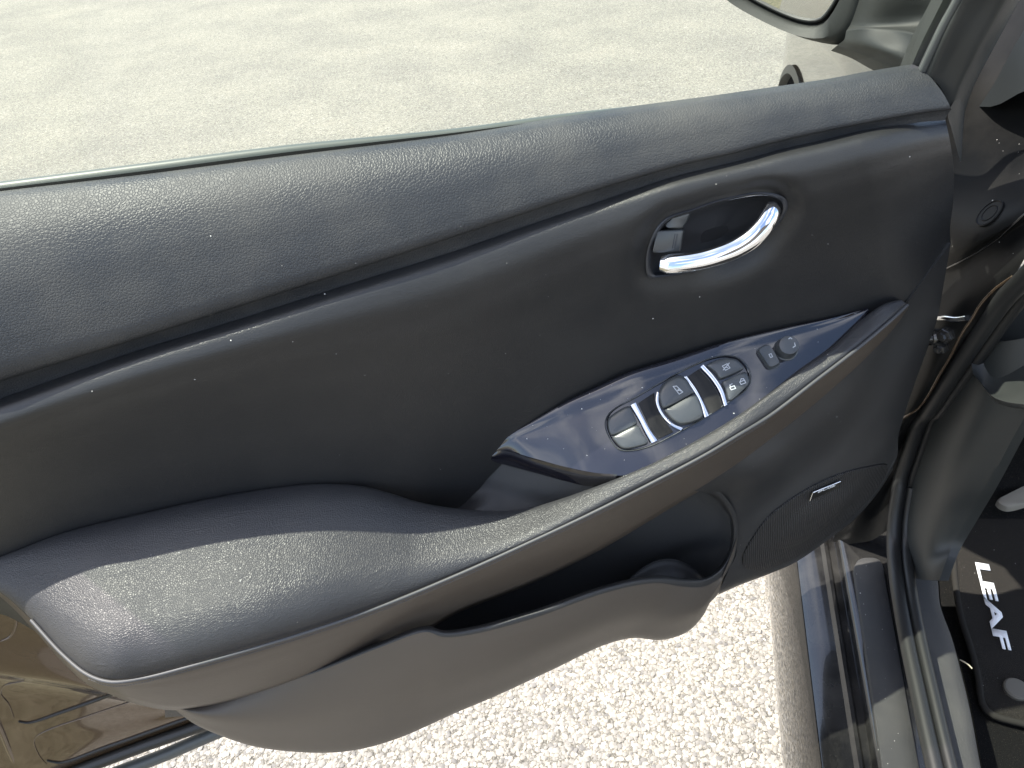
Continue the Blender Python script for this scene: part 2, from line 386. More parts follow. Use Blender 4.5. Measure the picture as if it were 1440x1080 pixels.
U_ = np.linspace(0, 1, NU)
sc = 1-.60*np.clip((U_-.18)*1.45, 0, 1)**.9                       # the pad gets thinner towards the hinges
prof = [(0, -.001), (.025, -.006), (.08, -.014), (.2, -.028), (.4, -.044), (.62, -.056), (.82, -.065), (.94, -.0685), (.985, -.067), (1., -.062)]
rows = []
for f, y in prof:
    r_ = mix(BELT, GRV, f, y*sc)
    # the pad's front end is an arc bowed to the right
    bow = np.clip((U_-.9)/.1, 0, 1)**2
    r_[:, 0] += bow*np.sin(math.pi*f)*5
    rows.append(r_)
upper_pad = surf('upper_pad', rows, 'pad_leather', door, per=[3, 3, 5, 7, 7, 6, 4, 3, 3], skirt=.012)

MIDT = row([(-330, 674, 0), (-90, 592, 0), (0, 560, 0), (178, 497, 0), (338, 447, 0), (489, 398, 0), (640, 350, 0), (760, 308, 0), (870, 272, 0), (960, 244, 0), (1027, 230, 0), (1093, 213, 0), (1160, 198, 0), (1243, 178, 0), (1293, 169, 0), (1329, 166, 0)], NU)
g0 = GRV.copy(); g0[:, 2] = -.061*sc; g0[:, 1] -= 1
surf('groove_trim', [g0, mix(GRV, MIDT, .35, -.0575*sc), mix(GRV, MIDT, .7, -.0555*sc), mix(GRV, MIDT, 1., -.0545*sc, 0)+np.array([0, 3, 0])], 'pad_leather', door, per=4)

# the large insert between groove and armrest, with an opening for the handle
NI = 420
Ui = np.linspace(0, 1, NI); si = 1-.45*Ui
MT = row([(q[0], q[1], 0) for q in MIDT[::8]]+[(1329, 166, 0)], NI)
MB = row([(-330, 930, 0), (-90, 850, 0), (0, 822, 0), (200, 765, 0), (400, 735, 0), (560, 748, 0), (660, 750, 0), (760, 690, 0), (880, 592, 0), (1000, 530, 0), (1100, 492, 0), (1200, 462, 0), (1272, 424, 0), (1337, 344, 0)], NI)
HREC = [(911, 372), (914, 347), (925, 322), (940, 307), (973, 296), (1007, 284), (1045, 275), (1068, 272), (1088, 274), (1102, 281), (1105, 292), (1099, 306), (1084, 326), (1065, 345), (1037, 361), (999, 375), (961, 384), (930, 389), (915, 388)]
HO = spline([(a, b_, 0) for a, b_ in HREC], 96, True)[:, :2]; HC = HO.mean(axis=0)
def inside(poly, x, y):
    n = len(poly); c = False; j = n-1
    for i in range(n):
        xi, yi = poly[i]; xj, yj = poly[j]
        if (yi > y) != (yj > y) and x < (xj-xi)*(y-yi)/(yj-yi)+xi: c = not c
        j = i
    return c
HIN = HC+(HO-HC)*.975
# depth of the insert by fraction from the top: rolled edge, belly, then falling back to the armrest
iprof = [(0, -.0525, -.0245), (.018, -.0605, -.0325), (.05, -.070, -.040), (.11, -.0765, -.0455), (.22, -.076, -.047), (.36, -.070, -.043), (.52, -.063, -.037), (.70, -.058, -.033), (.86, -.054, -.030), (1., -.050, -.028)]
rows = []
for f, yl, yr in iprof:
    y = yl+(yr-yl)*np.clip((Ui-.18)*1.9, 0, 1)
    # front end folds back towards the hinge side
    y = y+.022*np.clip((Ui-.93)/.07, 0, 1)**1.5
    r_ = mix(MT, MB, f, y)
    r_[:, 0] += 9*math.sin(math.pi*min(1, f*1.15))**1*np.clip((Ui-.9)/.1, 0, 1)**2
    rows.append(r_)
def dip(G):
    D = (G-CAM); z = D@CF; X = 720+FPX*(D@CR_)/z; Y = 540-FPX*(D@CU)/z
    # distance in pixels to the handle outline (outside only); the skin rolls inwards around the recess, most at the lower right
    d = np.full(X.shape, 1e9); dirx = np.zeros_like(X)
    sel = (np.abs(X-1008) < 190) & (np.abs(Y-330) < 130)
    xs, ys = X[sel], Y[sel]
    dd = np.sqrt((xs[:, None]-HO[None, :, 0])**2+(ys[:, None]-HO[None, :, 1])**2); d[sel] = dd.min(axis=1)
    ang = np.arctan2(Y-330, X-1008)
    wgt = .35+.65*np.clip(np.cos(ang-.55), 0, 1)
    G[..., 1] += .017*wgt*np.exp(-(d/19.)**2)*(d < 1e8)
    return G
def keep_insert(c):
    px, py = to_px(c)
    if px < 900 or px > 1115 or py < 262 or py > 395: return True
    return not inside(HIN, px, py)
insert = surf('door_insert', rows, 'insert_leather', door, per=[4, 6, 8, 12, 14, 14, 14, 12, 10], skirt=.012, keep=keep_insert, post=dip)
bv_ins = bvh_of(insert)

# ---- handle recess, lever
def ins_pt(px, py, dy=0.):
    return aty(px, py, -.036+dy) if True else None
rings = [(1.03, -.0012), (1.0, -.0022), (.965, -.001), (.95, .006), (.90, .020), (.78, .028), (.5, .030), (.2, .031)]
V = []; F = []; n = len(HO)
base_y = np.array([(hit(bv_ins, *(HC+(q-HC)*1.04))[0][1] if hit(bv_ins, *(HC+(q-HC)*1.04)) is not None else -.03) for q in HO])
base_y = np.convolve(np.concatenate([base_y[-5:], base_y, base_y[:5]]), np.ones(11)/11, 'valid')
for s, dy in rings:
    for k in range(n):
        q = HC+(HO[k]-HC)*s; V.append(aty(q[0], q[1], base_y[k]+dy))
for k in range(len(rings)-1):
    for i in range(n):
        j = (i+1) % n; F.append((k*n+i, (k+1)*n+i, (k+1)*n+j, k*n+j))
F.append(tuple((len(rings)-1)*n+i for i in range(n)))
recess = link('handle_recess', V, F, 'recess_plastic', door, sharp=50)
# chrome lip on the upper edge of the bowl
lip = spline([(1007, 285), (1030, 279), (1050, 275.5), (1068, 273.5), (1084, 275)], 24)
tube('recess_lip', [aty(q[0], q[1], -.036) for q in lip], np.interp(np.linspace(0, 1, 24), [0, .3, .7, 1], [.0002, .0011, .0011, .0003]), 'satin_chrome', recess, k=8)
LV = [(1089, 286, -.034), (1083, 302, -.041), (1073, 319, -.047), (1058, 335, -.051), (1038, 348, -.053), (1014, 358, -.054), (990, 365, -.053), (966, 369, -.051), (945, 371, -.048), (929, 370, -.044)]
lp = spline(LV, 60); lr = np.interp(np.linspace(0, 1, 60), [0, .03, .1, .3, .55, .8, .95, 1], [.0045, .0078, .0088, .0088, .0082, .0080, .0084, .0065])
tube('door_lever', [aty(*q) for q in lp], lr, 'chrome', recess, k=20, squash=((.25, -.8, .55), .62))
def prism_px(name, front, back, mat, parent, bev=.0012):
    """solid between two matching pixel-and-depth polygons"""
    A = [aty(*q) for q in front]; B = [aty(*q) for q in back]; n = len(A)
    me = bpy.data.meshes.new(name); bm = bmesh.new()
    va = [bm.verts.new(p) for p in A]; vb = [bm.verts.new(p) for p in B]
    bm.faces.new(va); bm.faces.new(vb[::-1])
    for i in range(n): bm.faces.new((va[i], vb[i], vb[(i+1) % n], va[(i+1) % n]))
    bmesh.ops.recalc_face_normals(bm, faces=bm.faces)
    if bev: bmesh.ops.bevel(bm, geom=list(bm.edges), offset=bev, segments=3, profile=.5, affect='EDGES')
    bm.to_mesh(me); bm.free(); return link_me(name, me, mat, parent, sharp=35)
prism_px('lever_base', [(924, 324, -.040), (962, 322, -.034), (957, 355, -.040), (917, 356, -.046)], [(928, 322, -.005), (963, 322, -.005), (958, 352, -.005), (920, 352, -.005)], 'button_plastic', recess, .002)
prism_px('lock_knob', [(933, 315, -.036), (946, 306, -.034), (973, 297, -.026), (966, 312, -.030), (960, 322, -.034), (938, 321, -.040)], [(936, 313, -.006), (948, 306, -.006), (974, 298, -.006), (966, 312, -.006), (960, 320, -.006), (940, 319, -.006)], 'button_plastic', recess, .0022)
for k in range(2):
    tube('grip_line', [aty(952.5-3.2*k, 329, -.0365-.0005*k), aty(949.5-3.2*k, 349, -.0405-.0005*k)], .0004, 'recess_plastic', recess, k=6)

# ---- depths of the armrest worked out from the slope of its top
def slope_y(P, px, py, deg):
    """depth at a pixel so that the surface falls by deg from point P towards the cabin"""
    d = ray(px, py); ta = math.tan(math.radians(deg)); t_ = (P[2]-ta*(P[1]-CAM[1])-CAM[2])/(d[2]-ta*d[1]); return CAM[1]+d[1]*t_
NS = 160
Tp = [(692, 640, -.036), (703, 626, -.036), (718, 611, -.036), (749, 591, -.036), (793, 564, -.036), (838, 542, -.0355), (882, 522, -.035), (953, 500, -.035), (1016, 480, -.034), (1104, 460, -.033), (1171, 447, -.032), (1219, 436, -.031)]
Bp = [(693, 641, 0), (704, 633, 0), (749, 644, 0), (793, 656, 0), (838, 665, 0), (882, 668, 0), (927, 650, 0), (1016, 601, 0), (1082, 556, 0), (1131, 518, 0), (1171, 490, 0), (1211, 452, 0), (1222, 437, 0)]
TT = row(Tp, NS); TB = row(Bp, NS)
for k in range(NS): TB[k, 2] = slope_y(aty(*TT[k]), TB[k, 0], TB[k, 1], 36)
for _ in range(6): TB[1:-1, 2] = (TB[:-2, 2]+TB[1:-1, 2]*2+TB[2:, 2])/4
def yB(px): return float(np.interp(px, TB[:, 0], TB[:, 2]))
# ---- armrest
A0p = [(-330, 900, -.056), (-90, 812, -.056), (0, 783, -.056), (89, 750, -.055), (200, 723, -.053), (311, 699, -.050), (400, 685, -.047), (453, 681, -.047), (511, 685, -.050), (547, 694, -.055)]
for px, py in ((591, 707), (640, 715), (704, 719), (749, 713), (793, 700), (838, 684)): A0p.append((px, py, float(np.interp(px, [547, 640, 860], [-.055, -.071, yB(870)-.003]))))
for px, py in ((882, 667), (927, 647), (1016, 598), (1082, 553), (1131, 515), (1171, 487), (1211, 450)): A0p.append((px, py, yB(px)-.003))
A0p += [(1242, 428, -.037), (1266, 421, -.033)]
SPX = [(156, 958), (200, 953), (267, 936), (356, 911), (444, 884), (533, 853), (640, 809), (749, 760), (838, 718), (927, 673), (993, 638), (1038, 611), (1082, 584), (1149, 533), (1215, 482), (1256, 447)]
a0s = row(A0p, 400)
def A3(px): k = np.argmin(np.abs(a0s[:, 0]-px)); return aty(*a0s[k])
Sy = [slope_y(A3(px), px, py, float(np.interp(px, [156, 500, 800, 1200], [31, 29, 24, 30]))) for px, py in SPX]
for _ in range(2): Sy = [Sy[0]]+[(a+2*b_+c)/4 for a, b_, c in zip(Sy[:-2], Sy[1:-1], Sy[2:])]+[Sy[-1]]
RPX = [(-45, 814), (0, 833), (44, 871), (89, 920), (124, 948)]
Sp = [(-92, 813, -.058)]+[(px, py, slope_y(A3(px), px, py, al)) for (px, py), al in zip(RPX, (40, 38, 36, 34, 32))]+[(a, b_, c) for (a, b_), c in zip(SPX, Sy)]+[(1276, 428, -.036)]
def yS(px): return float(np.interp(px, [q[0] for q in Sp], [q[2] for q in Sp]))
NA = 300
A0 = row(A0p[1:], NA); SM = row(Sp, NA); Ua = np.linspace(0, 1, NA)
# sections matched along the length: seam samples chosen so that sections stay roughly square to the armrest
def crown(G):
    return G
ar = []
wid = np.linalg.norm(A0[:, :2]-SM[:, :2], axis=1)/200.
for f, b_ in [(0, 0), (.03, -.004), (.08, -.008), (.2, -.012), (.38, -.014), (.55, -.0155), (.72, -.0155), (.86, -.012), (.94, -.0075), (.98, -.003), (1., 0)]:
    r_ = mix(A0, SM, f); r_[:, 2] += b_*np.clip(wid, .25, 1.1)*np.where(np.abs(f-.5) < .5, 1, 0)
    ar.append(r_)
# the inner lip drops into the joint
lip0 = A0.copy(); lip0[:, 2] += .010; lip0[:, 1] += 2
armrest = surf('armrest', [lip0]+ar, 'armrest_leather', door, per=[2, 3, 4, 7, 8, 8, 8, 7, 5, 4, 3])
# piping along the seam and its stitches
sm3 = to3(SM); i0 = int(NA*.085)
pip = [aty(q[0], q[1]+1.0, q[2]-.0030) for q in spline(Sp[3:], 200)]
tube('seam_piping', pip, .0016, 'piping_leather', armrest, k=8)
# lower face of the armrest
LPX = [(-45, 817), (0, 836), (44, 876), (89, 926), (124, 957), (156, 971), (191, 984), (240, 993), (289, 989), (356, 973), (444, 944), (533, 909), (604, 878), (640, 858), (749, 814), (838, 771), (918, 724), (954, 702), (990, 681), (1040, 649), (1100, 604), (1160, 555), (1215, 505), (1256, 462)]
Lp = [(-92, 814, -.050)]+[(a, b_, yS(a)+float(np.interp(a, [-40, 110, 150, 500, 900, 1100, 1256], [.035, .030, .014, .016, .020, .024, .012]))) for a, b_ in LPX]+[(1277, 432, -.032)]
def yL(px): return float(np.interp(px, [q[0] for q in Lp], [q[2] for q in Lp]))
LE = row(Lp, NA)
under = LE.copy(); under[:, 2] += .05; under[:, 1] += 6
inn = LE.copy(); inn[:, 2] += .006; inn[:, 1] += 2
wl = np.clip(np.linalg.norm(LE[:, :2]-SM[:, :2], axis=1)/55., 0, 1)*np.clip((SM[:, 0]-60)/120., 0, 1)
def fmix(f, b_): 
    r_ = mix(SM, LE, f); r_[:, 2] += b_*wl; return r_
tuck = SM.copy(); tuck[:, 2] += .003
surf('armrest_face', [tuck, fmix(.05, .0012), fmix(.3, -.003), (fmix(.6, -.004)), fmix(.88, -.002), LE, inn, under], 'bounce_lit_leather', armrest, per=[2, 5, 6, 6, 3, 3, 4])
# stitches: many tiny loops beside the seam
bvf = bvh_of(bpy.data.objects['armrest_face'])
sl_ = spline([(a, b_+6.5, c) for a, b_, c in Sp[5:19]], 260); V = []; F = []
for k in range(0, 258):
    a, b_ = sl_[k], sl_[k+1]
    h0, h1 = hit(bvf, a[0]+.2, a[1]), hit(bvf, a[0]*.25+b_[0]*.75, a[1]*.25+b_[1]*.75)
    if h0 is None or h1 is None: continue
    p, q, nn = h0[0], h1[0], h0[1]; d = (q-p)/max(np.linalg.norm(q-p), 1e-6); s = np.cross(d, nn); o = len(V)
    for e, ww, hh_ in ((p, .0002, .0001), ((p*.7+q*.3), .0006, .0006), ((p*.3+q*.7), .0006, .0006), (q, .0002, .0001)):
        V += [e-s*ww, e+nn*hh_, e+s*ww]
    for g in range(3):
        for c_ in range(2): F.append((o+g*3+c_, o+g*3+c_+1, o+g*3+c_+4, o+g*3+c_+3))
st = link('stitching', V, F, 'thread', armrest); st['kind'] = 'stuff'

# ---- switch panel
def smix(f, dz):
    R = to3(TT)*(1-f)+to3(TB)*f; R[:, 2] += dz; return R
G = grid3([smix(0, -.004), smix(.02, 0), smix(.26, .0008), smix(.5, .0011), smix(.75, .0008), smix(1., 0)], [2, 6, 6, 6, 6])
spanel = mesh_grid('switch_panel', G, 'gloss_black', door, skirt=.006, sdir=(0, .3, -1))
bvs = bvh_of(spanel)
# pull cup: front edge of the gloss panel, wall and floor
kq = (yB(838)+.036)
e0 = row([(693, 639, -.0365)]+[(a, b_, yB(a)) for a, b_ in ((704, 633), (749, 645), (793, 656), (838, 665), (868, 667))], 40)
e1 = row([(690, 648, -.036)]+[(a, b_, yB(a)+.001) for a, b_ in ((704, 652), (749, 664), (793, 676), (830, 684), (862, 681))], 40)
surf('panel_edge', [e0, mix(e0, e1, .25, dy=-.0012), mix(e0, e1, .8, dy=-.001), e1], 'gloss_black', spanel, per=4)
c0 = row([(690, 647, -.035)]+[(a, b_, yB(a)+.004) for a, b_ in ((704, 651), (749, 663), (793, 675), (838, 683))], 40)
c1 = row([(668, 689, -.034), (690, 695, -.034+kq*.18), (715, 702, -.034+kq*.38), (740, 709, -.034+kq*.55), (770, 718, -.034+kq*.75)], 40)
c2 = row([(655, 706, -.036), (670, 715, -.036+kq*.3), (690, 726, -.036+kq*.45), (710, 735, -.036+kq*.6), (735, 742, -.036+kq*.75)], 40)
c3 = row([(600, 735, -.036), (610, 748, -.036+kq*.2), (620, 760, -.036+kq*.3), (640, 770, -.036+kq*.4), (660, 780, -.036+kq*.5)], 40)
surf('pull_cup', [c0, mix(c0, c1, .5), mix(c0, c1, .93), mix(c1, c2, .25), c2, c3], 'hard_plastic', door, per=[5, 5, 4, 5, 5])

# ---- switches (children of the gloss panel)
P9 = np.array
SWN = np.mean([hit(bvs, *q)[1] for q in ((890, 600), (960, 560), (1030, 520))], axis=0); SWN /= np.linalg.norm(SWN)
BEZ = [(851, 598), (855, 584), (866, 574), (890, 561), (930, 538), (971, 516), (1005, 503), (1028, 501), (1044, 508), (1054, 523), (1055, 537), (1047, 550), (1030, 562), (990, 588), (945, 613), (914, 628), (888, 634), (870, 632), (858, 618)]
bank = pillow('switch_bank', BEZ, bvs, [(1.0, -.0005), (1.0, .0012), (.985, .0016), (.97, .0008), (.96, -.0012), (.5, -.0012)], 'gloss_black', spanel, n=90, N=SWN)
tube('bank_trim', [hit(bvs, *q[:2])[0]+SWN*.0012 for q in spline(BEZ, 120, True)]+[hit(bvs, *spline(BEZ, 120, True)[0][:2])[0]+SWN*.0012], .0006, 'button_plastic', spanel, k=6)
def button(name, poly, hh_, parent=spanel, mat='button_plastic', n=56, round_=True, edge=.06):
    return pillow(name, poly, bvs, [(1., -.001), (1., hh_*.55), (1-edge*.5, hh_*.85), (1-edge*1.5, hh_*1.02), (.72, hh_*1.15), (.4, hh_*1.25), (.15, hh_*1.28)], mat, parent, n=n, N=SWN)
z6 = lambda x, y: (840+x/6, 490+y/6)
# passenger window rocker in two halves
rk1 = button('rear_window_switch', [z6(85, 650), z6(90, 600), z6(150, 545), z6(255, 492), z6(278, 500), z6(300, 550), z6(332, 625), z6(330, 640), z6(130, 738), z6(112, 735), z6(92, 690)], .0040)
rk2 = button('rear_window_switch', [z6(122, 752), z6(140, 742), z6(330, 652), z6(348, 660), z6(385, 730), z6(425, 790), z6(422, 805), z6(330, 838), z6(250, 852), z6(205, 845), z6(160, 805)], .0040)
dr1 = button('driver_window_switch', [z6(515, 385), z6(545, 315), z6(610, 260), z6(690, 232), z6(745, 262), z6(790, 330), z6(815, 375), z6(810, 385), z6(575, 510), z6(552, 512), z6(525, 450)], .0056)
dr2 = button('driver_window_switch', [z6(565, 525), z6(585, 517), z6(810, 396), z6(828, 402), z6(865, 480), z6(888, 560), z6(882, 590), z6(830, 620), z6(750, 645), z6(690, 645), z6(620, 600)], .0056)
lk1 = button('window_lock_switch', [z6(920, 150), z6(935, 135), z6(1040, 92), z6(1120, 88), z6(1180, 105), z6(1230, 170), z6(1225, 182), z6(1050, 262), z6(1030, 262), z6(985, 205)], .0044)
lk2 = button('door_lock_switch', [z6(1050, 290), z6(1070, 278), z6(1235, 205), z6(1255, 215), z6(1280, 270), z6(1270, 310), z6(1215, 370), z6(1125, 448), z6(1105, 445), z6(1080, 370)], .0044)
def strip_px(name, left, right, hh_, mat, sag=0.):
    """curved trim strip across the bank, between two pixel curves"""
    a = spline(left, 24); b_ = spline(right, 24); rows = []
    for f, z in ((0, 0), (.15, hh_), (.5, hh_*1.15), (.85, hh_), (1, 0)):
        rows.append([hit(bvs, *(a[k]*(1-f)+b_[k]*f)[:2])[0]+SWN*(z+.0006-sag*math.sin(math.pi*k/23)) for k in range(24)])
    return mesh_grid(name, np.array(rows), mat, spanel)
Z = lambda *q: [(840+a/6, 490+b_/6) for a, b_ in q]
strip_px('bank_strip', Z((272, 490), (340, 600), (400, 720), (448, 808)), Z((330, 458), (385, 570), (450, 690), (515, 775)), .0022, 'satin_chrome')
strip_px('gloss_insert', Z((345, 465), (395, 570), (455, 690), (515, 765)), Z((480, 375), (500, 500), (560, 600), (640, 705)), .0012, 'insert_black')
strip_px('bank_strip', Z((500, 370), (488, 450), (530, 560), (620, 655), (700, 700)), Z((522, 385), (520, 470), (560, 560), (640, 640), (720, 672)), .0022, 'satin_chrome')
strip_px('bank_strip', Z((722, 250), (800, 355), (860, 460), (895, 590)), Z((755, 240), (835, 350), (890, 455), (945, 570)), .0022, 'satin_chrome')
strip_px('gloss_insert', Z((765, 238), (840, 350), (900, 450), (950, 560)), Z((860, 175), (950, 270), (1020, 380), (1060, 495)), .0012, 'insert_black')
strip_px('bank_strip', Z((862, 168), (955, 268), (1025, 380), (1062, 495)), Z((895, 140), (985, 240), (1058, 350), (1098, 478)), .0022, 'satin_chrome')
# printed signs on the switches
def zz(*q): return [(840+a/6, 490+b_/6) for a, b_ in q]
b1 = bvh_of(dr1); stroke('window_sign', [zz((640, 322), (668, 318), (720, 368), (690, 386), (640, 322)), zz((672, 362), (688, 342), (706, 362)), zz((680, 356), (702, 354))], b1, 1.1, 'sign_print', dr1)
b2 = bvh_of(lk1); stroke('window_lock_sign', [zz((1055, 150), (1095, 130), (1118, 165), (1080, 185), (1055, 150)), zz((1062, 182), (1112, 125)), zz((1075, 160), (1100, 160))], b2, 1.1, 'sign_print', lk1)
b3 = bvh_of(lk2); stroke('lock_sign', [zz((1200, 285), (1240, 268), (1250, 290), (1212, 305), (1200, 285)), zz((1205, 278), (1212, 258), (1232, 256), (1238, 270)), zz((1118, 330), (1155, 315), (1165, 338), (1130, 350), (1118, 330)), zz((1122, 325), (1118, 308), (1136, 300))], b3, 1.2, 'sign_print', lk2)
# mirror fold button and mirror adjusting knob
y4 = lambda x, y: (1040+x*260/1440, 440+y*260/1440)
fb = pillow('mirror_fold_button', [y4(140, 300), y4(150, 285), y4(205, 258), y4(225, 262), y4(300, 385), y4(305, 402), y4(245, 435), y4(225, 432), y4(180, 370)], bvs, [(1.12, .0002), (1.10, .0008), (1.0, .0008), (1., .004), (.92, .0052), (.8, .005), (.3, .0045)], 'button_plastic', spanel, n=48, N=SWN)
stroke('fold_sign', [[y4(228, 325), y4(245, 318), y4(256, 342), y4(240, 350), y4(228, 325)]], bvh_of(fb), 1.1, 'sign_print', fb)
kc = [y4(358, 285)[0], y4(358, 285)[1]]; hk, nk = hit(bvs, *kc)
ax = SWN; e1_ = np.cross(ax, (1, 0, 0)); e1_ /= np.linalg.norm(e1_); e2_ = np.cross(ax, e1_)
def turned(name, c, ax, prof, mat, parent, k=32, flute=0):
    e1 = np.cross(ax, (1., 0, .2)); e1 /= np.linalg.norm(e1); e2 = np.cross(ax, e1); V = []; F = []
    for r_, h_ in prof:
        for j in range(k):
            a = 2*math.pi*j/k; rr = r_*(1+flute*(j % 2)) if h_ > .002 else r_
            V.append(c+ax*h_+rr*(e1*math.cos(a)+e2*math.sin(a)))
    for i in range(len(prof)-1):
        for j in range(k):
            j2 = (j+1) % k; F.append((i*k+j, i*k+j2, (i+1)*k+j2, (i+1)*k+j))
    F.append(tuple((len(prof)-1)*k+j for j in range(k)))
    return link(name, V, F, mat, parent, sharp=30)
kn = turned('mirror_knob', hk, SWN, [(.0108, -.001), (.0108, .0012), (.0098, .0018), (.0094, .004), (.0092, .0125), (.0086, .0142), (.006, .0148), (.002, .0150)], 'button_plastic', spanel, flute=-.02)
kt = hk+SWN*.0152
bk = bvh_of(kn); ktx = to_px(kt)
stroke('knob_sign', [[(ktx[0]-1, ktx[1]-8), (ktx[0]+1, ktx[1]-9.5), (ktx[0]+3, ktx[1]-8)], [(ktx[0]+7, ktx[1]-2), (ktx[0]+8, ktx[1]+2), (ktx[0]+5, ktx[1]+4)]], bk, 1.3, 'sign_print', kn)

# ---- lower panel, map pocket
NL = 120
r0 = [(a, b_, yL(a)+.0015) for a, b_ in ((975, 690), (1040, 647), (1100, 602), (1160, 553), (1215, 503), (1256, 460))]+[(1285, 412, -.026), (1337, 343, -.012)]
r1 = [(1008, 696, -.070), (1060, 665, yL(1040)*.7-.022), (1120, 620, yL(1100)*.7-.018), (1180, 570, yL(1160)*.7-.014), (1240, 505, -.036), (1285, 440, -.024), (1327, 400, -.014)]
r2 = [(1030, 725, -.063), (1075, 700, -.060), (1140, 650, -.052), (1200, 595, -.042), (1255, 535, -.031), (1295, 480, -.020), (1314, 462, -.014)]
r3 = [(1033, 755, -.061), (1080, 730, -.060), (1140, 690, -.054), (1200, 635, -.043), (1250, 585, -.030), (1282, 552, -.017)]
r4 = [(1031, 785, -.062), (1075, 765, -.060), (1130, 730, -.055), (1190, 685, -.045), (1240, 640, -.030), (1264, 610, -.018)]
r5 = [(1020, 812, -.063), (1060, 800, -.058), (1110, 776, -.052), (1165, 740, -.043), (1215, 698, -.030), (1262, 640, -.018)]
r6 = [(1011, 833, -.060), (1045, 818, -.054), (1082, 804, -.047), (1118, 788, -.042), (1162, 758, -.036), (1202, 727, -.030), (1233, 692, -.024), (1256, 656, -.019)]
r7 = [(1011, 836, -.045), (1045, 821, -.040), (1082, 807, -.034), (1118, 791, -.029), (1162, 761, -.023), (1202, 730, -.017), (1233, 695, -.012), (1256, 660, -.009)]
lower = surf('lower_panel', [row(r, NL) for r in (r0, r1, r2, r3, r4, r5, r6, r7)], 'hard_plastic', door, per=[8, 8, 8, 8, 8, 7, 3], skirt=.02)
bvl = bvh_of(lower)
# inner liner of the pocket: back wall, rounded right end, floor ledge
NP = 100
k0 = row([(590, 880, -.06), (700, 800, -.045), (800, 745, -.04), (900, 700, -.04), (960, 672, -.045), (990, 680, -.06), (1006, 694, -.072)], NP)
k1 = row([(580, 900, -.06), (700, 850, -.042), (800, 800, -.036), (900, 750, -.034), (970, 715, -.038), (1010, 715, -.05), (1025, 722, -.064)], NP)
k2 = row([(580, 925, -.06), (700, 890, -.042), (800, 850, -.034), (900, 790, -.030), (970, 755, -.032), (1012, 745, -.045), (1034, 756, -.063)], NP)
k3 = row([(580, 950, -.06), (700, 925, -.045), (800, 890, -.034), (900, 830, -.027), (970, 795, -.028), (1010, 785, -.042), (1031, 790, -.064)], NP)
k4 = row([(580, 960, -.07), (700, 940, -.06), (800, 905, -.05), (900, 855, -.045), (970, 828, -.04), (1005, 820, -.05), (1015, 812, -.066)], NP)
k5 = row([(580, 962, -.10), (700, 942, -.09), (800, 907, -.08), (900, 865, -.075), (970, 840, -.07), (1000, 828, -.065), (1012, 818, -.066)], NP)
liner = surf('pocket_liner', [k0, k1, k2, k3, k4, k5], 'pocket_liner', door, per=6)
# bottle-holder ledge inside the pocket
lg = spline([(886, 812, -.055), (905, 797, -.050), (928, 787, -.046), (950, 787, -.046), (972, 797, -.050), (992, 813, -.058)], 40)
lg2 = lg.copy(); lg2[:, 1] += 34; lg2[:, 2] -= .03
lga = lg.copy(); lga[:, 1] += 3; lga[:, 2] -= .006
surf('pocket_ledge', [lg, mix(lg, lga, .4, dy=-.003), lga, mix(lga, lg2, .5), lg2], 'hard_plastic', liner, per=4)
# outer wall of the pocket with its rounded rim
NW = 220
rim_in = [(232, 985, -.118), (289, 980, -.122), (356, 966, -.128), (444, 938, -.133), (533, 903, -.136), (600, 880, -.136), (622, 886, -.138), (660, 882, -.137), (749, 858, -.133), (838, 827, -.124), (891, 813, -.115), (927, 809, -.107), (960, 813, -.099), (989, 813, -.090), (1010, 801, -.078), (1024, 780, -.069), (1030, 752, -.065)]
rim_out = [(234, 988, -.122), (289, 987, -.130), (356, 973, -.137), (444, 946, -.143), (533, 911, -.146), (600, 889, -.146), (622, 896, -.147), (660, 893, -.146), (749, 870, -.142), (838, 838, -.133), (891, 824, -.124), (927, 820, -.116), (960, 825, -.107), (989, 825, -.097), (1013, 812, -.084), (1030, 787, -.074), (1037, 755, -.068)]
wall_b = [(240, 993, -.122), (276, 1018, -.130), (311, 1033, -.134), (356, 1047, -.136), (409, 1054, -.136), (467, 1055, -.135), (511, 1049, -.134), (556, 1036, -.132), (600, 1018, -.130), (640, 1000, -.128), (700, 975, -.124), (780, 938, -.116), (850, 905, -.107), (891, 895, -.100), (927, 898, -.094), (953, 893, -.088), (971, 884, -.083), (989, 864, -.076), (998, 847, -.071), (1010, 834, -.066)]
RI = row(rim_in, NW); RO = row(rim_out, NW); WB = row(wall_b, NW)
rin2 = RI.copy(); rin2[:, 1] += 30; rin2[:, 2] += .004
m5 = mix(RO, WB, .45, dy=-.012); m8 = mix(RO, WB, .85, dy=-.006); m2_ = mix(RO, WB, .15, dy=-.005)
wb2 = WB.copy(); wb2[:, 2] += .03; wb2[:, 1] += 1.5
pwall = surf('pocket_wall', [RO, m2_, m5, m8, WB, wb2], 'bounce_lit_plastic', door, per=[6, 10, 10, 6, 4])
RI2 = row(rim_in+[(1026, 726, -.063), (1010, 702, -.068), (988, 688, -.074)], NW); RO2 = row(rim_out+[(1034, 722, -.066), (1014, 693, -.072), (990, 679, -.078)], NW)
rin2 = RI2.copy(); rin2[:, 1] += 24*np.clip((.88-U_[np.linspace(0, NU-1, NW).astype(int)])/.1, 0, 1); rin2[:, 2] += .012
rlo = RO2.copy(); rlo[:, 1] += 4; rlo[:, 2] += .003
surf('pocket_rim', [rin2, RI2, mix(RI2, RO2, .45, dy=-.003), RO2, rlo], 'hard_plastic', pwall, per=[4, 5, 5, 3])

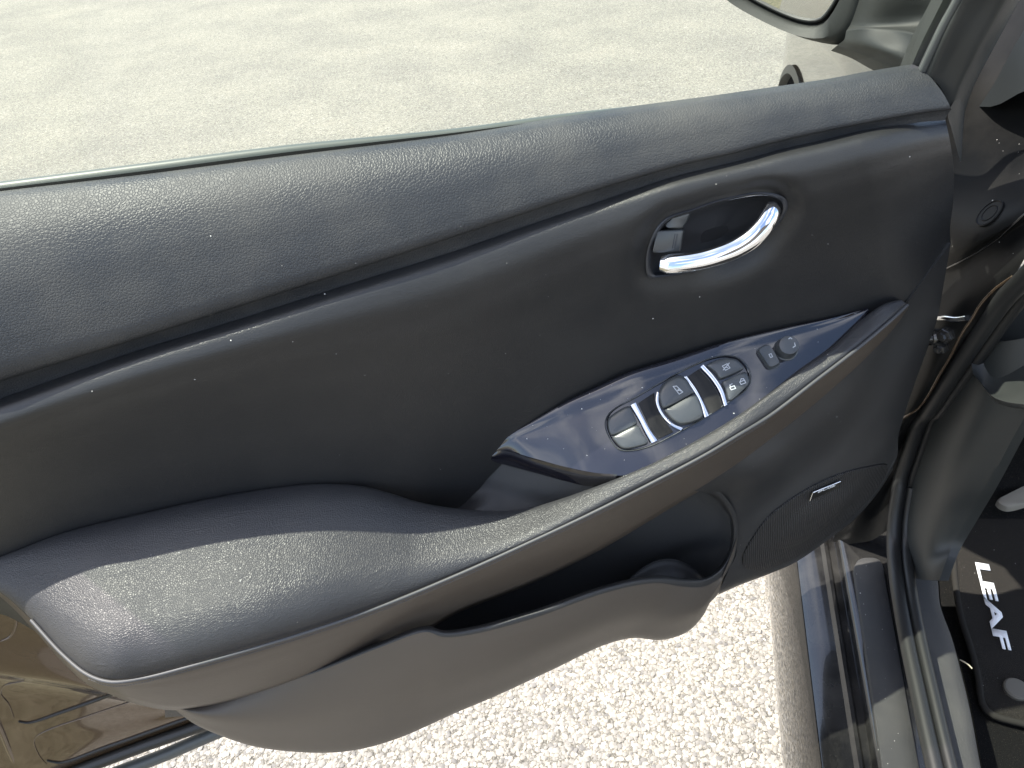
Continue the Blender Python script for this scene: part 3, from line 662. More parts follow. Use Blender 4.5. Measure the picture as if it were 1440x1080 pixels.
# ---- speaker grille and badge
GR = [(1247, 653), (1216, 656), (1171, 669), (1127, 691), (1082, 724), (1056, 758), (1044, 782), (1046, 796), (1066, 801), (1104, 790), (1149, 763), (1193, 729), (1230, 690), (1246, 664)]
gO = spline(GR, 120, True); gc = gO.mean(axis=0)
V = []; F = []; gr = [(1.0, .0), (.995, .0016), (.975, .002), (.9, .0022), (.8, .0023), (.7, .0024), (.6, .0026), (.5, .0045), (.38, .0062), (.25, .0068), (.1, .007)]
for s, h_ in gr:
    for q in gO:
        qq = gc+(q-gc)*s; hx = hit(bvl, *qq[:2])
        if hx is None: hx = hit(bvl, *(gc+(q-gc)*s*.97)[:2])
        V.append(hx[0]+hx[1]*h_ if hx is not None else aty(qq[0], qq[1], -.03))
n = len(gO)
for k in range(len(gr)-1):
    for i in range(n):
        j = (i+1) % n; F.append((k*n+i, k*n+j, (k+1)*n+j, (k+1)*n+i))
F.append(tuple((len(gr)-1)*n+i for i in range(n)))
grille = link('speaker_grille', V, F, 'grille', door, sharp=60)
me = grille.data
if np.dot(np.array(me.polygons[len(me.polygons)//2].normal), CAM-np.array(me.polygons[len(me.polygons)//2].center)) < 0: me.flip_normals()
bvg = bvh_of(grille)
s3 = lambda x, y: (1040+x/6, 640+y/6)
bad = pillow('badge', [s3(590, 372), s3(612, 308), s3(836, 215), s3(830, 262), s3(700, 325)], bvg, [(1, .0), (1, .0016), (.96, .002), (.3, .002)], 'insert_black', grille, smooth_outline=False)
bvb = bvh_of(bad)
for ln in ([s3(584, 372), s3(608, 306)], [s3(608, 306), s3(838, 212)]):
    tube('badge_edge', [hit(bvg, *q)[0]+hit(bvg, *q)[1]*.0022 for q in spline(np.array([ln[0], ((ln[0][0]+ln[1][0])/2, (ln[0][1]+ln[1][1])/2), ln[1]]), 6)], .0009, 'chrome', grille, k=8)

def text_mesh(txt, bold=.0):
    cu = bpy.data.curves.new('lettering', 'FONT'); cu.body = txt; cu.size = 1; cu.offset = bold; cu.extrude = 0
    ob = bpy.data.objects.new('tmp', cu); COL.objects.link(ob); dg = bpy.context.evaluated_depsgraph_get()
    me = bpy.data.meshes.new_from_object(ob.evaluated_get(dg)); bpy.data.objects.remove(ob); return me
def place_text(name, txt, o, ux, uy, mat, parent, bold=.02, thick=.0, nrm=None, shear=0.):
    """text whose box is spanned by ux (reading direction) and uy (cap height)"""
    me = text_mesh(txt, bold); X = np.array([v.co[:2] for v in me.vertices]); lo, hi = X.min(0), X.max(0); s = (X-lo)/(hi-lo)
    for v, (a, b_) in zip(me.vertices, s): v.co = o+ux*(a+shear*b_)+uy*b_
    me.update()
    bm = bmesh.new(); bm.from_mesh(me)
    if thick:
        g = bmesh.ops.extrude_face_region(bm, geom=list(bm.faces)); bmesh.ops.translate(bm, vec=Vector(nrm)*thick, verts=[e for e in g['geom'] if isinstance(e, bmesh.types.BMVert)])
    bm.to_mesh(me); bm.free()
    return link_me(name, me, mat, parent, smooth=False)
bo, bnm = hit(bvb, *s3(655, 318)); bx_ = hit(bvb, *s3(800, 262))[0]; by_ = hit(bvb, *s3(672, 296))[0]
place_text('badge_lettering', 'BOSE', bo+bnm*.0005, bx_-bo, (by_-bo)*1.25, 'white_print', grille, .02)

# ---- window: seal, glass, frame, mirror
se0 = row([(-330, 309, .010), (-90, 277, .010), (0, 265, .010), (194, 241.5, .010), (400, 214.5, .010), (640, 186.5, .010), (780, 168, .010), (891, 154, .009), (1002, 141, .008), (1100, 127, .008), (1200, 111, .008), (1290, 96, .008)], 120)
ob0 = row([(-330, 300, .022), (-90, 268, .022), (0, 257, .022), (194, 232, .022), (400, 206, .022), (640, 182, .022), (780, 163, .022), (891, 150.5, .022), (1002, 138.5, .020), (1100, 126.5, .016), (1200, 111, .014)], 120)
ob1 = ob0.copy(); ob1[:, 1] += 16; ob1[:, 2] = .017
ob2 = ob0.copy(); ob2[:, 1] += 3; ob2[:, 2] -= .002
ob3 = ob0.copy(); ob3[:, 2] += .008; ob3[:, 1] += .5
ob4 = ob0.copy(); ob4[:, 2] += .014; ob4[:, 1] += 12
surf('belt_strip', [ob1, ob2, ob0, ob3, ob4], 'belt_rubber', door, per=3)
se1 = row([(q[0], q[1]+1.5, -.001) for q in BELT[::6]]+[(1296, 97.5, -.001)], 120)
seu = se0.copy(); seu[:, 1] += 12; seu[:, 2] += .002
plain('seal_black', (.003, .003, .003), .8, spec=.15)
surf('window_seal', [se1, mix(se1, se0, .5, dy=.004), se0, seu], 'seal_black', door, per=3)
# outer belt line: weather strip outside the glass, and the outer skin below it
def atx(px, py, y): return aty(px, py, y)
b3d = to3(mix(BELT, BELT, 0, 0))
zo = b3d[:, 2]-.012
G = np.array([[(p[0], y, z_+dz) for p, z_ in zip(b3d, zo)] for y, dz in ((.018, -.01), (.019, .001), (.024, .004), (.034, .001), (.046, -.03), (.064, -.15), (.060, -.30), (.042, -.42), (.028, -.50), (.016, -.515))])
mesh_grid('outer_skin', G, 'car_paint', door)
# glass leaning inwards with height
xs = np.linspace(-1.05, -.075, 30); zs = np.linspace(.0, .42, 12)
def gl_pt(x, z):
    zz_ = np.interp(x, b3d[::-1, 0] if b3d[0, 0] > b3d[-1, 0] else b3d[:, 0], b3d[::-1, 2] if b3d[0, 0] > b3d[-1, 0] else b3d[:, 2])
    return (x, .013-.30*z, zz_-.03+z)
fr_line = lambda z: -.112+.02*(z-.03)/.1
G = np.array([[gl_pt(-1.05+(fr_line(z)+1.05)*k/29, z) for k in range(30)] for z in zs])
glass = mesh_grid('window_glass', G, 'window_glass', door)
# front frame of the window (between glass and body), leaning forward with its grey rubber run
def fcurve(pts): return row(pts, 24)
fl = fcurve([(1300, 101, -.004), (1312, 76, -.010), (1330, 38, -.018), (1350, 0, -.026), (1400, -100, -.05)])
fm = fcurve([(1322, 122, -.014), (1335, 92, -.018), (1356, 48, -.026), (1385, 0, -.034), (1436, -100, -.058)])
frt = fcurve([(1340, 160, -.016), (1352, 125, -.020), (1372, 85, -.026), (1418, 0, -.038), (1470, -100, -.062)])
frb = frt.copy(); frb[:, 0] += 16; frb[:, 2] += .04
fram = surf('window_frame', [fl, mix(fl, fm, .12, dy=-.003), fm, mix(fm, frt, .85, dy=-.002), frt, frb], 'satin_plastic', door, per=4)
# the front corner of the trim below the frame
surf('corner_trim', [row([(1337, 150, -.020), (1333, 163, -.020), (1338, 180, -.018)], 8), row([(1352, 125, -.017), (1347, 165, -.014), (1347, 215, -.004)], 8), row([(1362, 118, .03), (1356, 165, .03), (1352, 225, .03)], 8)], 'satin_plastic', door, per=5)
ru = [(1299, 98, -.001), (1310, 74, -.006), (1328, 37, -.013), (1348, 0, -.021), (1398, -100, -.045)]
tube('glass_run', [aty(*q) for q in spline([(a-.5, b_, c-.003) for a, b_, c in ru], 24)], .0034, 'rubber_grey', door, k=8)
tube('run_lip', [aty(*q) for q in spline([(a-5.5, b_-2, c+.001) for a, b_, c in ru], 24)], .0013, 'rubber_grey', door, k=6)
gr0 = row([(1280, 97, .012), (1296, 60, .006), (1326, 0, -.006), (1376, -100, -.03)], 16); gr1 = row([(1297, 97, .006), (1310, 70, .001), (1344, 0, -.012), (1394, -100, -.036)], 16)
grb = gr0.copy(); grb[:, 2] += .05
surf('outer_frame', [grb, gr0, gr1], 'satin_plastic', door, per=3)
# side mirror: everything set out on a plane that faces back along the door
mn = np.array([-.80, -.60, .04]); mn /= np.linalg.norm(mn)
mP = aty(1118, 40, .19)
def onm(px, py, back=0.): return atplane(px, py, mP, mn)-mn*back
HOUS = [(1018, 0), (1042, 17), (1069, 32), (1097, 46), (1118, 55), (1139, 61), (1167, 66), (1188, 64), (1206, 40), (1216, 5), (1222, -40), (1222, -110), (1190, -165), (1120, -185), (1040, -170), (990, -120), (988, -50)]
MG = [(1049, 0), (1069, 11), (1097, 24), (1118, 31), (1136, 33), (1147, 30), (1160, 15), (1172, -6), (1186, -45), (1184, -95), (1160, -130), (1110, -148), (1060, -135), (1025, -100), (1020, -45), (1030, -15)]
n = 72; ho = spline(HOUS, n, True); mo = spline(MG, n, True); mc = mo.mean(axis=0)
# start both rings at the same bearing
def bearing(O): 
    a = np.unwrap(np.arctan2(O[:, 1]-mc[1], O[:, 0]-mc[0])); return a
def at_bearing(O):
    a = np.arctan2(O[:, 1]-mc[1], O[:, 0]-mc[0]) % (2*math.pi); k = np.argsort(a); a = a[k]; O = O[k]
    th = np.linspace(0, 2*math.pi, n, endpoint=False)
    aa = np.concatenate([[a[-1]-2*math.pi], a, [a[0]+2*math.pi]]); OO = np.vstack([O[-1:], O, O[:1]])
    return np.stack([np.interp(th, aa, OO[:, 0]), np.interp(th, aa, OO[:, 1])], 1)
ho = at_bearing(spline(HOUS, 400, True)); mo = at_bearing(spline(MG, 400, True)); mc = mo.mean(axis=0)
rings = [[onm(*(mc+(q-mc)*1.0), .030) for q in mo], [onm(*(mc+(q-mc)*1.07), .012) for q in mo], [onm(*(mc+(q-mc)*1.11), .002) for q in mo], [onm(*(a*.5+(mc+(b_-mc)*1.11)*.5), -.003) for a, b_ in zip(ho, mo)], [onm(*(q*.93+mc*.07), .0) for q in ho], [onm(*q, .010) for q in ho]]
h3 = np.array([onm(*q) for q in ho]); hc3 = h3.mean(axis=0)
for sc_, bk_ in ((1.02, .03), (1.0, .06), (.9, .09), (.65, .115), (.3, .125)): rings.append(list(hc3+(h3-hc3)*sc_-mn*bk_))
V = [p for r_ in rings for p in r_]; F = []
for k in range(len(rings)-1):
    for i in range(n): j = (i+1) % n; F.append((k*n+i, k*n+j, (k+1)*n+j, (k+1)*n+i))
F.append(tuple((len(rings)-1)*n+i for i in range(n)))
mir = link('side_mirror', V, F, 'mirror_plastic', door, sharp=55)
bm = bmesh.new(); bm.from_mesh(mir.data); bmesh.ops.recalc_face_normals(bm, faces=bm.faces); bm.to_mesh(mir.data); bm.free()
mpts = [onm(*q, .013) for q in mo]
V = list(mpts)+[p-mn*.003 for p in mpts]; F = [tuple(range(n)), tuple(range(2*n-1, n-1, -1))]+[(i, n+i, n+(i+1) % n, (i+1) % n) for i in range(n)]
mg = link('mirror_glass', V, F, 'mirror', mir, smooth=False)
tube('mirror_edge', list(p+mn*.001 for p in mpts)+[mpts[0]+mn*.001], .0018, 'rubber', mir, k=8)
# mirror foot
f0 = row([(1176, 65, .145), (1202, 73, .11), (1234, 87, .075), (1266, 101, .045), (1300, 118, .02)], 24)
f1 = row([(1187, 56, .13), (1206, 60, .10), (1238, 68, .065), (1272, 80, .04), (1305, 95, .015)], 24)
f2 = row([(1190, 44, .135), (1209, 41, .105), (1259, 43, .07), (1297, 53, .03), (1312, 62, .01)], 24)
f3 = row([(1196, 34, .145), (1214, 37, .115), (1262, 36, .085), (1303, 36, .06), (1325, 36, .04)], 24)
f4 = row([(1208, 0, .14), (1228, 0, .11), (1265, 0, .085), (1310, 0, .065), (1345, 0, .05)], 24)
f5 = row([(1220, -130, .14), (1250, -130, .11), (1290, -120, .08), (1340, -110, .07), (1385, -90, .05)], 24)
fu = f0.copy(); fu[:, 2] += .08; fu[:, 1] += 1
surf('mirror_foot', [fu, f0, mix(f0, f1, .3), f1, mix(f1, f2, .85), f2, mix(f2, f3, .3, dy=.003), f3, f4, f5], 'mirror_plastic', mir, per=4, sharp=60)

# rear end of the trim carrier behind the armrest
surf('trim_carrier', [row([(-120, 780, -.03), (0, 800, -.04), (60, 850, -.06), (130, 900, -.06)], 20), row([(-120, 820, -.02), (0, 850, -.03), (50, 880, -.03), (110, 922, -.04)], 20), row([(-120, 850, -.012), (0, 863, -.012), (50, 888, -.012), (110, 925, -.012)], 20)], 'satin_plastic', door, per=5)

# ------------------------------------------------------------------ the car body beside the door
P0 = np.array([-.079, .06, 0.])                 # a point on the outer sill line
def bp(t, s, z): return P0+FW*t-LF*s+np.array([0, 0, z])   # t forward, s inboard, z up
ZS = -.60
def ts(px, py, z):
    d = atz(px, py, z)-P0; return np.dot(d, FW), np.dot(d, -LF)
def sweep(name, prof, t0, t1, mat, nt_=30, bend=None, sharp=40):
    """a sill section drawn as (inboard, height) points, run along the car"""
    pr = np.array(prof, float); G = []
    for t_ in np.linspace(t0, t1, nt_):
        G.append([bp(t_, a, b_)+(bend(t_) if bend else 0) for a, b_ in pr])
    return mesh_grid(name, np.array(G), mat, body, sharp=sharp)
sweep('rocker', [(.05, -.90), (.02, -.88), (.0, -.83), (-.012, -.76), (-.0155, -.71), (-.011, -.66), (-.002, -.612), (.004, -.602)], -.75, .14, 'rocker_paint')
sweep('sill_flange', [(.004, -.6035), (.016, -.592), (.030, -.590), (.036, -.589), (.040, -.583), (.044, -.583), (.048, -.590), (.056, -.590), (.060, -.577), (.064, -.574), (.070, -.5735)], -.75, .14, 'black_paint')
sweep('sill_step', [(.066, -.5745), (.074, -.573), (.12, -.571), (.135, -.571)], -.75, .05, 'black_paint')
def body_plate(name, pts, z, mat, h_=.004, n=80, round_=.0):
    O = spline(pts, n, True); P = [atz(q[0], q[1], z) for q in O]; c = np.mean(P, axis=0); V = []; F = []
    for s, dz in ((1., -.002), (1., h_*.6), (.985, h_), (.9, h_), (.4, h_)):
        V += [c+(p-c)*(np.array([s, s, 1]) if True else 1)+np.array([0, 0, dz]) for p in P]
    for k in range(4):
        for i in range(n): j = (i+1) % n; F.append((k*n+i, k*n+j, (k+1)*n+j, (k+1)*n+i))
    F.append(tuple(4*n+i for i in range(n)))
    o = link(name, V, F, mat, body, sharp=35)
    if o.data.polygons[-1].normal.z < 0: o.data.flip_normals()
    return o
# scuff strip on the sill: long, straight, rounded front end
L0 = np.array([1203.5, 812, 0.]); L1 = np.array([1240, 1080, 0]); Rr0 = np.array([1243, 812, 0]); Rr1 = np.array([1293, 1080, 0])
def sc_row(px0, py0, px1, py1, z, n=24, ext=.45):
    a = atz(px0, py0, z); b_ = atz(px1, py1, z); return [a+(b_-a)*(k/(n-1)*(1+ext)) for k in range(n)]
zsc = -.567
front = spline([(1202, 812), (1201, 798), (1208, 787), (1222, 784), (1236, 787), (1242, 798), (1244, 812)], 17)
cols = []
Lr = sc_row(1202, 812, 1240, 1080, zsc); Rw = sc_row(1244, 812, 1293, 1080, zsc)
outl = [atz(q[0], q[1], zsc) for q in front]+Rw[1:]+Lr[::-1][:-1]
c_ = len(outl); V = [p+np.array([0, 0, -.006]) for p in outl]+[p for p in outl]
cen = [(np.array(Lr[k])+np.array(Rw[k]))/2 for k in range(len(Lr))]
def inset(p, f):
    k = min(range(len(cen)), key=lambda i: np.linalg.norm(cen[i]-p)); d = cen[k]-p; return p+d*f+np.array([0, 0, .0015])
V += [inset(p, .07) for p in outl]
F = [(i, (i+1) % c_, c_+(i+1) % c_, c_+i) for i in range(c_)]+[(c_+i, c_+(i+1) % c_, 2*c_+(i+1) % c_, 2*c_+i) for i in range(c_)]+[tuple(2*c_+i for i in range(c_))]
scf = link('scuff_plate', V, F, 'sill_plastic', body, sharp=50)
if scf.data.polygons[-1].normal.z < 0: scf.data.flip_normals()
# inner sill trim
zt = -.553
t0 = [atz(q[0], q[1], zt) for q in spline([(1261, 786), (1266, 812), (1276, 870), (1290, 930), (1307, 1005), (1323, 1080), (1360, 1240)], 40)]
t1 = [atz(q[0], q[1], zt) for q in spline([(1317, 788), (1321, 818), (1324, 850), (1341, 897), (1354, 945), (1367, 1000), (1382, 1080), (1415, 1240)], 40)]
up = np.array([0, 0, 1.])
rws = [np.array(t0)-up*.02, np.array(t0)]+[np.array(t0)*(1-f)+np.array(t1)*f+up*b_ for f, b_ in ((.06, .0035), (.25, .006), (.5, .007), (.75, .006), (.94, .001))]+[np.array(t1)-up*.005]
mesh_grid('sill_trim', grid3(rws, [2, 3, 5, 5, 5, 4, 3]), 'sill_plastic', body)
mesh_grid('footwell_side', grid3([np.array(t1)-up*.004-LF*.001, np.array(t1)-up*.02-LF*.003, np.array(t1)-up*.16-LF*.012], [2, 5]), 'floor_carpet', body)
# rubber door seal running up the aperture
aP = bp(0, .105, 0); 
def atap(px, py, off=0.): return atplane(px, py, aP+LF*off, LF)
wsp = [(1478, 352), (1440, 393), (1413, 420), (1381, 464), (1356, 502), (1331, 540), (1306, 578), (1285, 612), (1272, 650), (1264, 690), (1259, 722), (1257, 757)]
W1 = [atap(a, b_) for a, b_ in wsp]; zb = W1[-1][2]
W2 = [atz(a, b_, max(zt-.002, zb-.0)) for a, b_ in ((1261, 816), (1274, 893), (1291, 974), (1310, 1060), (1345, 1210))]
Wp = spline(np.array(W1+W2), 120)
ws = tube('door_seal', Wp, .0085, 'rubber', body, k=14)
inn_ = np.array([p-LF*.014+np.array([0, 0, .002]) for p in Wp]); tube('seal_lip', spline(inn_, 120), .0065, 'rubber', ws, k=10)
# hinge pillar: black painted, behind the door edge
NPi = 40
def pil(px, py, off): return atap(px, py, off)
def prow(pts, n=NPi):
    q = spline(np.array(pts, float), n); return [pil(a, b_, c) for a, b_, c in q]
pr = [prow([(1330, -60, .0), (1400, -60, -.03), (1500, -80, -.07), (1600, -100, -.10)]),
      prow([(1320, 90, .02), (1370, 110, .0), (1440, 100, -.03), (1540, 60, -.06)]),
      prow([(1300, 240, .035), (1345, 250, .02), (1400, 240, .0), (1480, 220, -.03)]),
      prow([(1290, 330, .04), (1340, 350, .03), (1395, 330, .015), (1470, 285, -.01)]),
      prow([(1285, 375, .036), (1325, 385, .026), (1385, 348, .011), (1466, 300, -.012)]),
      prow([(1270, 450, .036), (1320, 450, .028), (1370, 420, .014), (1440, 365, .0)]),
      prow([(1240, 560, .036), (1285, 555, .026), (1320, 530, .014), (1362, 470, .0)]),
      prow([(1210, 660, .04), (1240, 650, .028), (1260, 630, .014), (1300, 570, .0)]),
      prow([(1180, 730, .05), (1210, 720, .034), (1235, 705, .016), (1262, 660, .0)]),
      prow([(1168, 775, .05), (1195, 765, .034), (1225, 760, .014), (1256, 740, .0)])]
last = [np.array([*(np.array(p)[:2]), -.571]) for p in prow([(1172, 800, .065), (1195, 800, .05), (1225, 805, .02), (1262, 820, .002)])]
pillar = mesh_grid('hinge_pillar', grid3([np.array(r_) for r_ in pr], 6), 'pillar_black', body)
bvp = bvh_of(pillar)
hp = hit(bvp, 1392, 300)
plug = turned('body_plug', hp[0], hp[1], [(.0135, -.001), (.0138, .0010), (.0128, .0014), (.0118, .0005), (.0085, .0004), (.0078, .0011), (.007, .0005), (.003, .0005)], 'pillar_black', body)
def pedge(pts, r_, mat, name):
    q = spline(np.array(pts, float), 24); P = [hit(bvp, a, b_) for a, b_ in q]; P = [h_[0]+h_[1]*.0003 for h_ in P if h_ is not None]
    if len(P) > 3: return tube(name, P, r_, mat, body, k=8)
pedge([(1330, 378), (1350, 368), (1372, 356), (1400, 338), (1425, 315), (1445, 298)], .0010, 'black_paint', 'pillar_crease')
pedge([(1262, 598), (1270, 588), (1290, 575), (1305, 555), (1322, 525), (1337, 500), (1352, 470), (1368, 447), (1378, 430), (1398, 408), (1420, 392), (1445, 375)], .0015, 'car_paint', 'pillar_flange')
pedge([(1318, 447), (1330, 447), (1345, 449), (1360, 447)], .003, 'satin_chrome', 'check_strap')
hb = hit(bvp, 1328, 475)
prism = []
for k, (a, b_, rr) in enumerate([(1318, 474, .009), (1334, 470, .008), (1326, 486, .007)]):
    h_ = hit(bvp, a, b_)
    if h_ is not None: turned('hinge_bolt', h_[0], h_[1], [(rr, -.001), (rr, .006), (rr*.85, .008), (rr*.6, .008), (rr*.5, .011), (rr*.2, .0115)], 'black_paint', body, k=6 if k else 24)
# dashboard end cap, top right
dd = [row([(1350, 145, 0), (1395, 150, 0), (1440, 128, 0), (1500, 110, 0)], 12), row([(1375, 80, 0), (1410, 70, 0), (1450, 50, 0), (1520, 40, 0)], 12), row([(1430, 0, 0), (1445, -10, 0), (1470, -20, 0), (1540, -30, 0)], 12)]
mesh_grid('dashboard_end', grid3([np.array([atap(q[0], q[1], .0-.03*k) for q in r_]) for k, r_ in enumerate(dd)], 5), 'dash_black', body)
# kick panel
kk = [prow([(1372, 470, -.012), (1400, 480, -.02), (1470, 470, -.05)], 20), prow([(1330, 545, -.012), (1375, 560, -.02), (1445, 575, -.05)], 20), prow([(1300, 600, -.012), (1350, 620, -.02), (1422, 620, -.05)], 20),
      prow([(1280, 660, -.012), (1330, 680, -.022), (1388, 685, -.05)], 20), prow([(1272, 720, -.012), (1310, 735, -.022), (1362, 730, -.05)], 20), prow([(1268, 770, -.012), (1300, 780, -.02), (1335, 778, -.04)], 20),
      prow([(1268, 808, -.012), (1295, 815, -.016), (1321, 816, -.02)], 20)]
mesh_grid('kick_panel', grid3([np.array(r_) for r_ in kk], 5), 'satin_plastic', body, skirt=.01, sdir=(.9, -.3, 0))
mesh_grid('dashboard_side', grid3([np.array(prow(p, 16)) for p in ([(1385, 425, -.01), (1420, 410, -.03), (1480, 370, -.06)], [(1370, 470, -.01), (1410, 470, -.03), (1480, 450, -.06)], [(1368, 524, -.008), (1392, 548, -.02), (1480, 540, -.05)], [(1372, 530, -.008), (1400, 560, -.018), (1480, 572, -.045)], [(1376, 534, -.02), (1402, 566, -.03), (1480, 580, -.06)])], 4), 'satin_plastic', body)
# footwell carpet and raised foot rest
zf = -.70
cp = [[(1290, 560, -.45), (1420, 560, -.45), (1560, 560, -.45)], [(1310, 690, -.66), (1420, 690, -.66), (1560, 690, -.66)], [(1310, 745, zf), (1420, 745, zf), (1560, 745, zf)], [(1310, 1000, zf), (1420, 1000, zf), (1620, 1000, zf)], [(1340, 1260, zf), (1420, 1260, zf), (1700, 1260, zf)]]
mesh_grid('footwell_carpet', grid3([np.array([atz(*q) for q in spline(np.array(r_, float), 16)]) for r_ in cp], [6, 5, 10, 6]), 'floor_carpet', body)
fp = spline([(1402, 704), (1412, 698), (1440, 684), (1475, 668), (1480, 690), (1440, 709), (1415, 713)], 40, True); P = [atz(q[0], q[1], -.655) for q in fp]; cF = np.mean(P, axis=0)
V = [p+up*-.01 for p in P]+[p+up*.001 for p in P]+[cF+(p-cF)*.93+up*.003 for p in P]; F = [(k*40+i, k*40+(i+1) % 40, (k+1)*40+(i+1) % 40, (k+1)*40+i) for k in range(2) for i in range(40)]+[tuple(80+i for i in range(40))]
plain('pale_rubber', (.20, .185, .15), .7)
fr_ = link('foot_rest', V, F, 'pale_rubber', body, sharp=50)
if fr_.data.polygons[-1].normal.z < 0: fr_.data.flip_normals()
# front fender with wheel arch, seen through the window
def fen(t_, z):                     # outer surface of the fender
    top = .03-.10*max(0, t_-.3); tt = max(0, t_-.8)
    s = .35*tt**2+1.6*max(0, z-top+.04)**1.5
    return bp(t_, s, z)
tc, rc, zc = .69, .38, -.53
tsv = np.linspace(.13, 1.55, 150); zsv = np.linspace(-.86, .08, 100)
G = np.array([[fen(a, b_) for a in tsv] for b_ in zsv])
def arch_keep(c):
    d = c-P0; t_ = np.dot(d, FW); return (t_-tc)**2+(c[2]+.16*(t_-.75)-zc)**2 > rc**2
fender = mesh_grid('fender', G, 'fender_paint', body, keep=arch_keep)
V = []; F = []; ka = 48
for k in range(ka+1):
    a = math.pi*k/ka; t_, z = tc+rc*math.cos(a), zc+rc*math.sin(a)
    for s_, rr in ((-.004, .012), (-.006, -.003), (.02, -.006), (.24, .0)):
        V.append(fen(tc+(rc+rr)*math.cos(a), zc+(rc+rr)*math.sin(a)-.16*(tc+(rc+rr)*math.cos(a)-.75))-LF*s_)
for k in range(ka):
    for j in range(3): F.append((k*4+j, k*4+j+1, (k+1)*4+j+1, (k+1)*4+j))
link('wheel_arch', V, F, 'rubber', body)
V = [fen(tc+rc*math.cos(2*math.pi*k/48), zc+1.0*rc*math.sin(2*math.pi*k/48)-.16*(tc+rc*math.cos(2*math.pi*k/48)-.75))-LF*.008 for k in range(48)]; link('arch_shade_plate', V, [tuple(range(48))], 'dark_void', body, smooth=False)  # flat black sheet behind the arch opening, standing in for the shade inside
def wheel_pts(r_, s): return [bp(tc+r_*math.cos(2*math.pi*k/48), s, GROUND_Z+.385+r_*math.sin(2*math.pi*k/48)) for k in range(48)]
V = []; F = []; tp = [(.24, .032), (.26, .02), (.34, .016), (.375, .032), (.385, .05), (.385, .19), (.37, .21)]
for r_, s in tp: V += wheel_pts(r_, s)
for k in range(len(tp)-1):
    for i in range(48): j = (i+1) % 48; F.append((k*48+i, k*48+j, (k+1)*48+j, (k+1)*48+i))
tyre = link('front_wheel', V, F, 'rubber', body)
V = wheel_pts(.245, .04)+wheel_pts(.06, .03); link('wheel_rim', V, [(i, (i+1) % 48, 48+(i+1) % 48, 48+i) for i in range(48)]+[tuple(48+i for i in range(48))], 'satin_chrome', tyre)
# underside and bonnet so the body is solid
hood = np.array([[bp(t_, s+.35*max(0, t_-.8)**2, z0-.10*max(0, t_-.3)) for t_ in np.linspace(.32, 1.5, 12)] for s, z0 in ((.04, .065), (.10, .085), (.4, .11), (1.5, .11))])
mesh_grid('bonnet', hood, 'fender_paint', body)

# the rest of the cabin around: floor, windscreen pillar, roof edge
mesh_grid('cabin_floor', np.array([[bp(t_, s, z) for t_ in np.linspace(-1.9, -.28, 6)] for s, z in ((.16, -.62), (.17, -.715), (.6, -.715), (1.4, -.715))]), 'floor_carpet', body)
mesh_grid('roof', np.array([[bp(t_, s, z-.03*((t_+1.2)/.7)**2) for t_ in np.linspace(-1.9, -.62, 8)] for s, z in ((.36, .46), (.38, .495), (.55, .53), (1.0, .54), (1.4, .50))]), 'fender_paint', body)
# stone chips of the surface, real stones where the camera looks down closely
V = []; F = []; ico = [(0, 0, 1)]+[(math.cos(a)*.9, math.sin(a)*.9, .35) for a in (0, 1.05, 2.1, 3.14, 4.19, 5.24)]+[(math.cos(a+.5), math.sin(a+.5), -.3) for a in (0, 1.05, 2.1, 3.14, 4.19, 5.24)]
icf = [(0, 1+k, 1+(k+1) % 6) for k in range(6)]+[(1+k, 7+k, 1+(k+1) % 6) for k in range(6)]+[(7+k, 7+(k+1) % 6, 1+(k+1) % 6) for k in range(6)]
rg_ = np.random.default_rng(3)
for gx in np.arange(-1.4, .05, .0070):
    for gy in np.arange(-.25, .75, .0070):
        x = gx+rg_.uniform(-.004, .004); y = gy+rg_.uniform(-.004, .004)
        px, py = to_px((x, y, GROUND_Z))
        if py < 770 or py > 1110 or px > 1150 or px < -30: continue
        r_ = rg_.uniform(.0034, .0056); a = rg_.uniform(0, 6.28); ca, sa = math.cos(a), math.sin(a); k1, k2, k3 = rg_.uniform(.7, 1.3), rg_.uniform(.7, 1.2), rg_.uniform(.25, .55); tx, ty = rg_.uniform(-.15, .15), rg_.uniform(-.15, .15); o = len(V); zc_ = GROUND_Z+rg_.uniform(-.0012, .0008)
        for (a1, b1_, c1_) in ico:
            j1 = rg_.uniform(.8, 1.2); u1, v1, w1 = a1*k1*r_*j1, b1_*k2*r_*j1, c1_*k3*r_; V.append((x+ca*u1-sa*v1, y+sa*u1+ca*v1, zc_+w1+tx*u1+ty*v1))
        F += [tuple(o+i_ for i_ in f_) for f_ in icf]
m, t, b = plain('chip_stone', (.4, .38, .34), .7, spec=.3); oi = N_(t, 'ShaderNodeNewGeometry'); t.links.new(ramp(t, oi.outputs['Random Per Island'], [(0, (.13, .125, .12)), (.14, (.20, .19, .175)), (.55, (.265, .25, .225)), (.85, (.31, .28, .235)), (1, (.38, .365, .34))]), b.inputs['Base Color'])
chips = link('stone_chips', V, F, 'chip_stone', None, smooth=True, sharp=30); tag(chips, 'pale stone chips set in the sunlit ground below the door', 'gravel', kind='stuff')
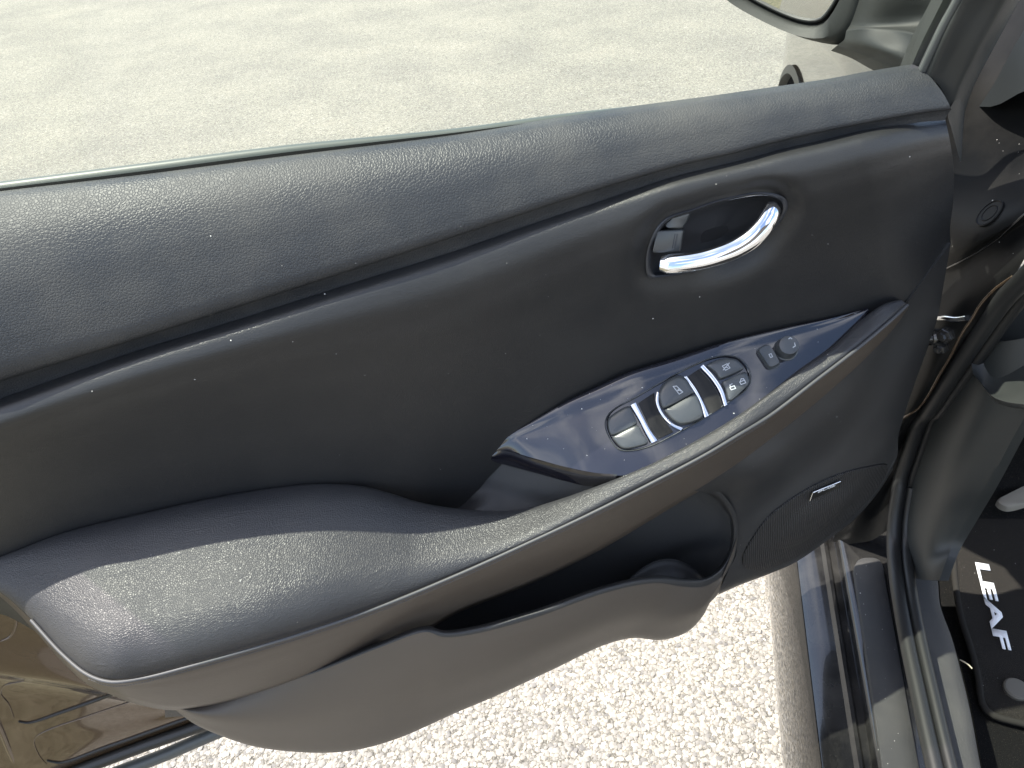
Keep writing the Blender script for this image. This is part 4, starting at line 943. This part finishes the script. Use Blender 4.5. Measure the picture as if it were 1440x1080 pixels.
# ------------------------------------------------------------------ floor mat with lettering
zm = zf+.010
mat_ = thing('floor_mat', 'black carpet floor mat with white LEAF lettering in the footwell', 'floor mat', tuple(atz(1420, 850, zf)))
ml_ = spline([(1340, 728), (1341, 770), (1343, 816), (1352, 869), (1365, 911), (1376, 955), (1380, 985), (1384, 996), (1397, 1006), (1440, 1018), (1520, 1036), (1640, 1045), (1600, 860), (1560, 735), (1460, 722), (1380, 718)], 90, True)
P = [atz(q[0], q[1], zm) for q in ml_]; cM = np.mean(P, axis=0); V = []; n = len(P)
for s, dz in ((1., -.009), (1., -.001), (.985, .001), (.9, 0), (.5, 0)): V += [cM+(p-cM)*s+up*dz for p in P]
F = [(k*n+i, k*n+(i+1) % n, (k+1)*n+(i+1) % n, (k+1)*n+i) for k in range(4) for i in range(n)]+[tuple(4*n+i for i in range(n))]
pile = link('mat_pile', V, F, 'mat_carpet', mat_, sharp=50)
if pile.data.polygons[-1].normal.z < 0: pile.data.flip_normals()
plain('mat_edge', (.022, .021, .019), .9, spec=.1)
plain('fastener_grey', (.10, .095, .08), .7)
tube('mat_binding', P+[P[0]], .0045, 'mat_edge', mat_, k=8)
zl = zm+.0015
o_ = atz(1371, 791, zl); ux = atz(1400.5, 911, zl)-o_; uy = atz(1390.5, 794, zl)-o_
place_text('mat_lettering', 'LEAF', o_, ux, uy, 'white_print', mat_, .035, .001, up)
fc = atz(1429, 970, zm+.001)
turned('mat_fastener', fc, up, [(.0155, -.001), (.0155, .003), (.0135, .005), (.008, .0055), (.002, .0055)], 'fastener_grey', mat_)

# ------------------------------------------------------------------ bits: straw on the sill, specks of dust
sw = [atz(1350, 928, zt-.03), atz(1356, 931, zt-.028), atz(1362, 935, zt-.028), atz(1367, 940, zt-.03)]
plain('dry_straw', (.5, .45, .33), .7)
s_ = tube('straw', spline(np.array(sw), 10), .0008, 'dry_straw', None, k=6); tag(s_, 'short pale straw lying beside the inner sill trim', 'straw')
V = []; F = []
surfs = [(bv_ins, (0, 1330), (180, 700), 26), (bvh_of(upper_pad), (0, 1330), (110, 520), 8), (bvs, (720, 1200), (450, 650), 46), (bvh_of(armrest), (200, 1240), (440, 900), 14), (bvh_of(scf), (1200, 1290), (790, 1075), 24), (bvp, (1290, 1440), (180, 700), 14), (bvh_of(pile), (1350, 1438), (730, 1000), 22), (bvl, (1040, 1260), (460, 800), 10)]
for bv, xr, yr, cnt in surfs:
    c = 0; tries = 0
    while c < cnt and tries < 900:
        tries += 1; h_ = hit(bv, random.uniform(*xr), random.uniform(*yr))
        if h_ is None: continue
        c += 1; p, nn = h_; r_ = random.choice((.0002, .00025, .0003, .0004, .0006)); e = np.cross(nn, (.3, .5, .8)); e /= np.linalg.norm(e); g = np.cross(nn, e); o = len(V); a = random.uniform(.6, 1.6)
        V += [p+e*r_*a, p+g*r_, p-e*r_*a, p-g*r_, p+nn*r_*.9]; F += [(o, o+1, o+4), (o+1, o+2, o+4), (o+2, o+3, o+4), (o+3, o, o+4)]
d_ = link('dust_specks', V, F, 'dust_white', None, smooth=False); tag(d_, 'tiny white dust specks scattered over the black door trim', 'dust', kind='stuff')
